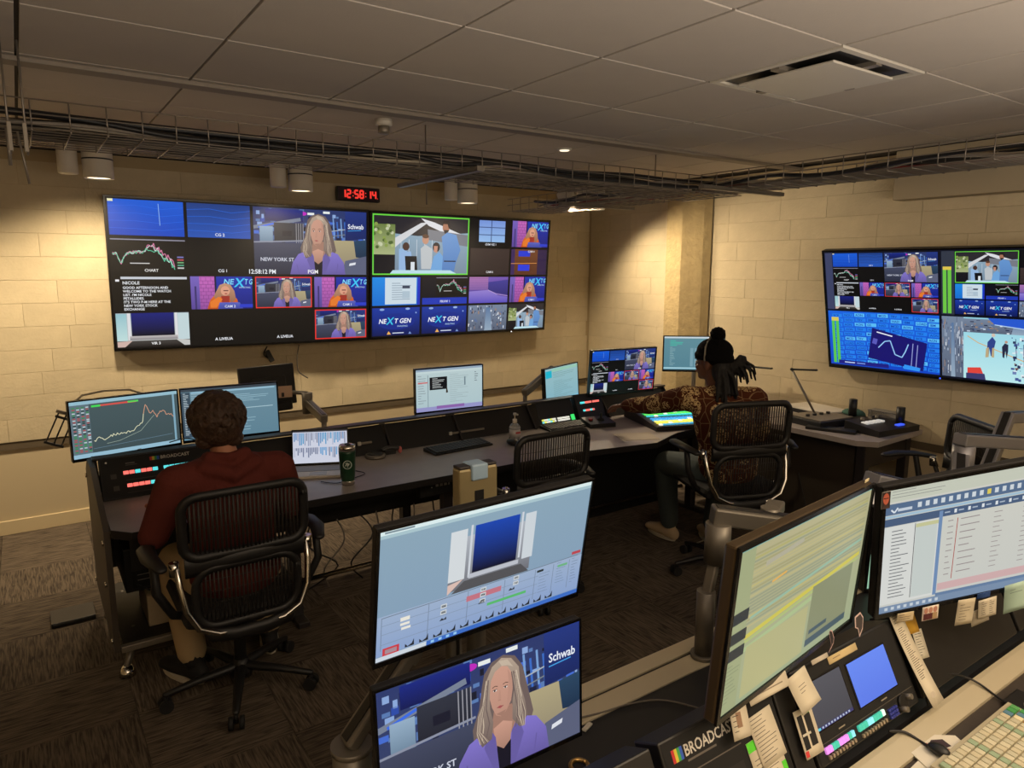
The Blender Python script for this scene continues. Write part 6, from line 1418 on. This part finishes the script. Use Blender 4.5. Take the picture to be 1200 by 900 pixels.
# arms on the rear rail
arm('monitor_arm', 'big silver post and arm on the rear rail behind the yellow timeline monitor', (1.515, 1.215, .747), [
    ('c', (0, 0, 0), (0, 0, .20), .026, 'post'), ('c', (0, 0, .0), (0, 0, .012), .036, 'base_ring'), ('b', (.005, .0, .19), (.045, .01, .29), .03, .026, 'inner_post'), ('c', (.05, .01, .27), (.052, .01, .385), .036, 'knuckle'),
    ('b', (.06, .02, .405), (.25, -.12, .375), .058, .05, 'arm_beam'), ('c', (.20, -.05, .36), (.20, -.05, .42), .026, 'elbow'), ('b', (.20, -.05, .39), (.27, -.02, .40), .05, .035, 'link'), ('b', (.25, -.12, .37), (-.17, -.33, .42), .04, .035, 'rear_link')], ALU)
cable([(1.53, 1.17, 1.0), (1.515, 1.175, .93), (1.53, 1.175, .83), (1.515, 1.16, .75)], .0035, CB[0], 'black cable running down the front of the big silver post')
cable([(1.535, 1.18, 1.0), (1.525, 1.178, .93), (1.54, 1.178, .85), (1.545, 1.165, .75)], .003, CB[0], 'second thinner cable beside the first on the big silver post')
arm('monitor_arm', 'silver arm with a round elbow left of the lower presenter monitor', (.485, 1.28, .75), [
    ('c', (0, 0, 0), (0, 0, .10), .041, 'post'), ('c', (0, 0, .10), (0, 0, .112), .044, 'cap'), ('c', (0, -.0, .112), (0, 0, .116), .012, 'cap_screw'), ('b', (.0, .0, .125), (.14, -.0, .28), .05, .028, 'arm_beam'), ('b', (.14, -.0, .27), (.24, -.03, .46), .05, .035, 'upper_beam'), ('b', (.24, -.05, .46), (.24, -.09, .47), .05, .05, 'link'), ('b', (.23, -.03, .15), (.23, -.03, .46), .03, .03, 'drop_post'), ('b', (.23, -.03, .18), (.23, -.10, .18), .04, .04, 'link')], ALU)
BRS = mat('brass_grey', (150, 136, 100), .4, .3)
k = thing('arm_head', 'brass-coloured slotted arm head with a pale blue clip above the upper foreground monitor', 'monitor arm', (.835, 1.35, .75))
part('post', MB().cyl((0, 0, 0), (0, 0, .46), .024), ALU, k); part('head', MB().box(-.052, -.018, .42, .052, .018, .64, .006), BRS, k); part('slot', MB().box(-.012, -.0195, .46, .012, -.0175, .585, .0), BLACK, k, 'dark slot'); part('clip', MB().box(-.022, -.024, .61, .022, .022, .648, .004), mat('pale_blue_clip', (150, 176, 200), .4), k, 'pale blue clip'); part('cap', MB().box(-.05, -.016, .638, .05, .016, .645, .002), DARK, k)
GP = mat('cool_silver', (150, 150, 156), .4, .6)
arm('monitor_arm', 'grey folding arm with a round elbow rising above the newsroom list monitor', (3.12, 1.24, .75), [
    ('c', (0, 0, 0), (0, 0, .36), .028, 'post'), ('c', (0, 0, .26), (0, 0, .385), .042, 'knuckle'), ('b', (-.02, 0, .41), (.36, -.1, .36), .06, .05, 'upper_beam'), ('b', (-.02, 0, .33), (-.34, -.14, .20), .06, .06, 'lower_beam'), ('b', (-.34, -.14, .20), (-.9, -.42, .36), .05, .05, 'front_beam')], GP)
arm('monitor_arm', 'wedge-shaped grey arm end with a black slot left of the folding arm', (2.42, 1.24, .75), [('c', (0, 0, 0), (0, 0, .32), .026, 'post'), ('b', (.02, 0, .35), (.30, -.10, .27), .075, .055, 'arm_beam')], GP)
arm('monitor_arm', 'partly visible grey arm at the right picture edge under the right television', (3.55, 1.26, .75), [('c', (0, 0, 0), (0, 0, .2), .028, 'post'), ('b', (-.16, .0, .18), (.14, .04, .42), .055, .05, 'arm_beam'), ('b', (.14, .04, .42), (.35, .04, .40), .05, .05, 'upper_beam')], GP)
k = thing('paper_heap', 'pale papers with green scraps on the rail beyond the newsroom list monitor', 'paper', (2.95, 1.42, .75))
part('page', MB().box(-.16, -.08, 0, .16, .08, .012, .003), PAPER, k)
for q in range(4): part('green_scrap', MB().box(-.10 + q * .055, -.03 + (q % 2) * .03, .012, -.055 + q * .055, .0 + (q % 2) * .03, .018, .002), mat('green_scrap', (50, 110, 50), .7), k)
part('support', MB().box(-.17, -.13, -.02, .17, .09, 0), DARK, k)
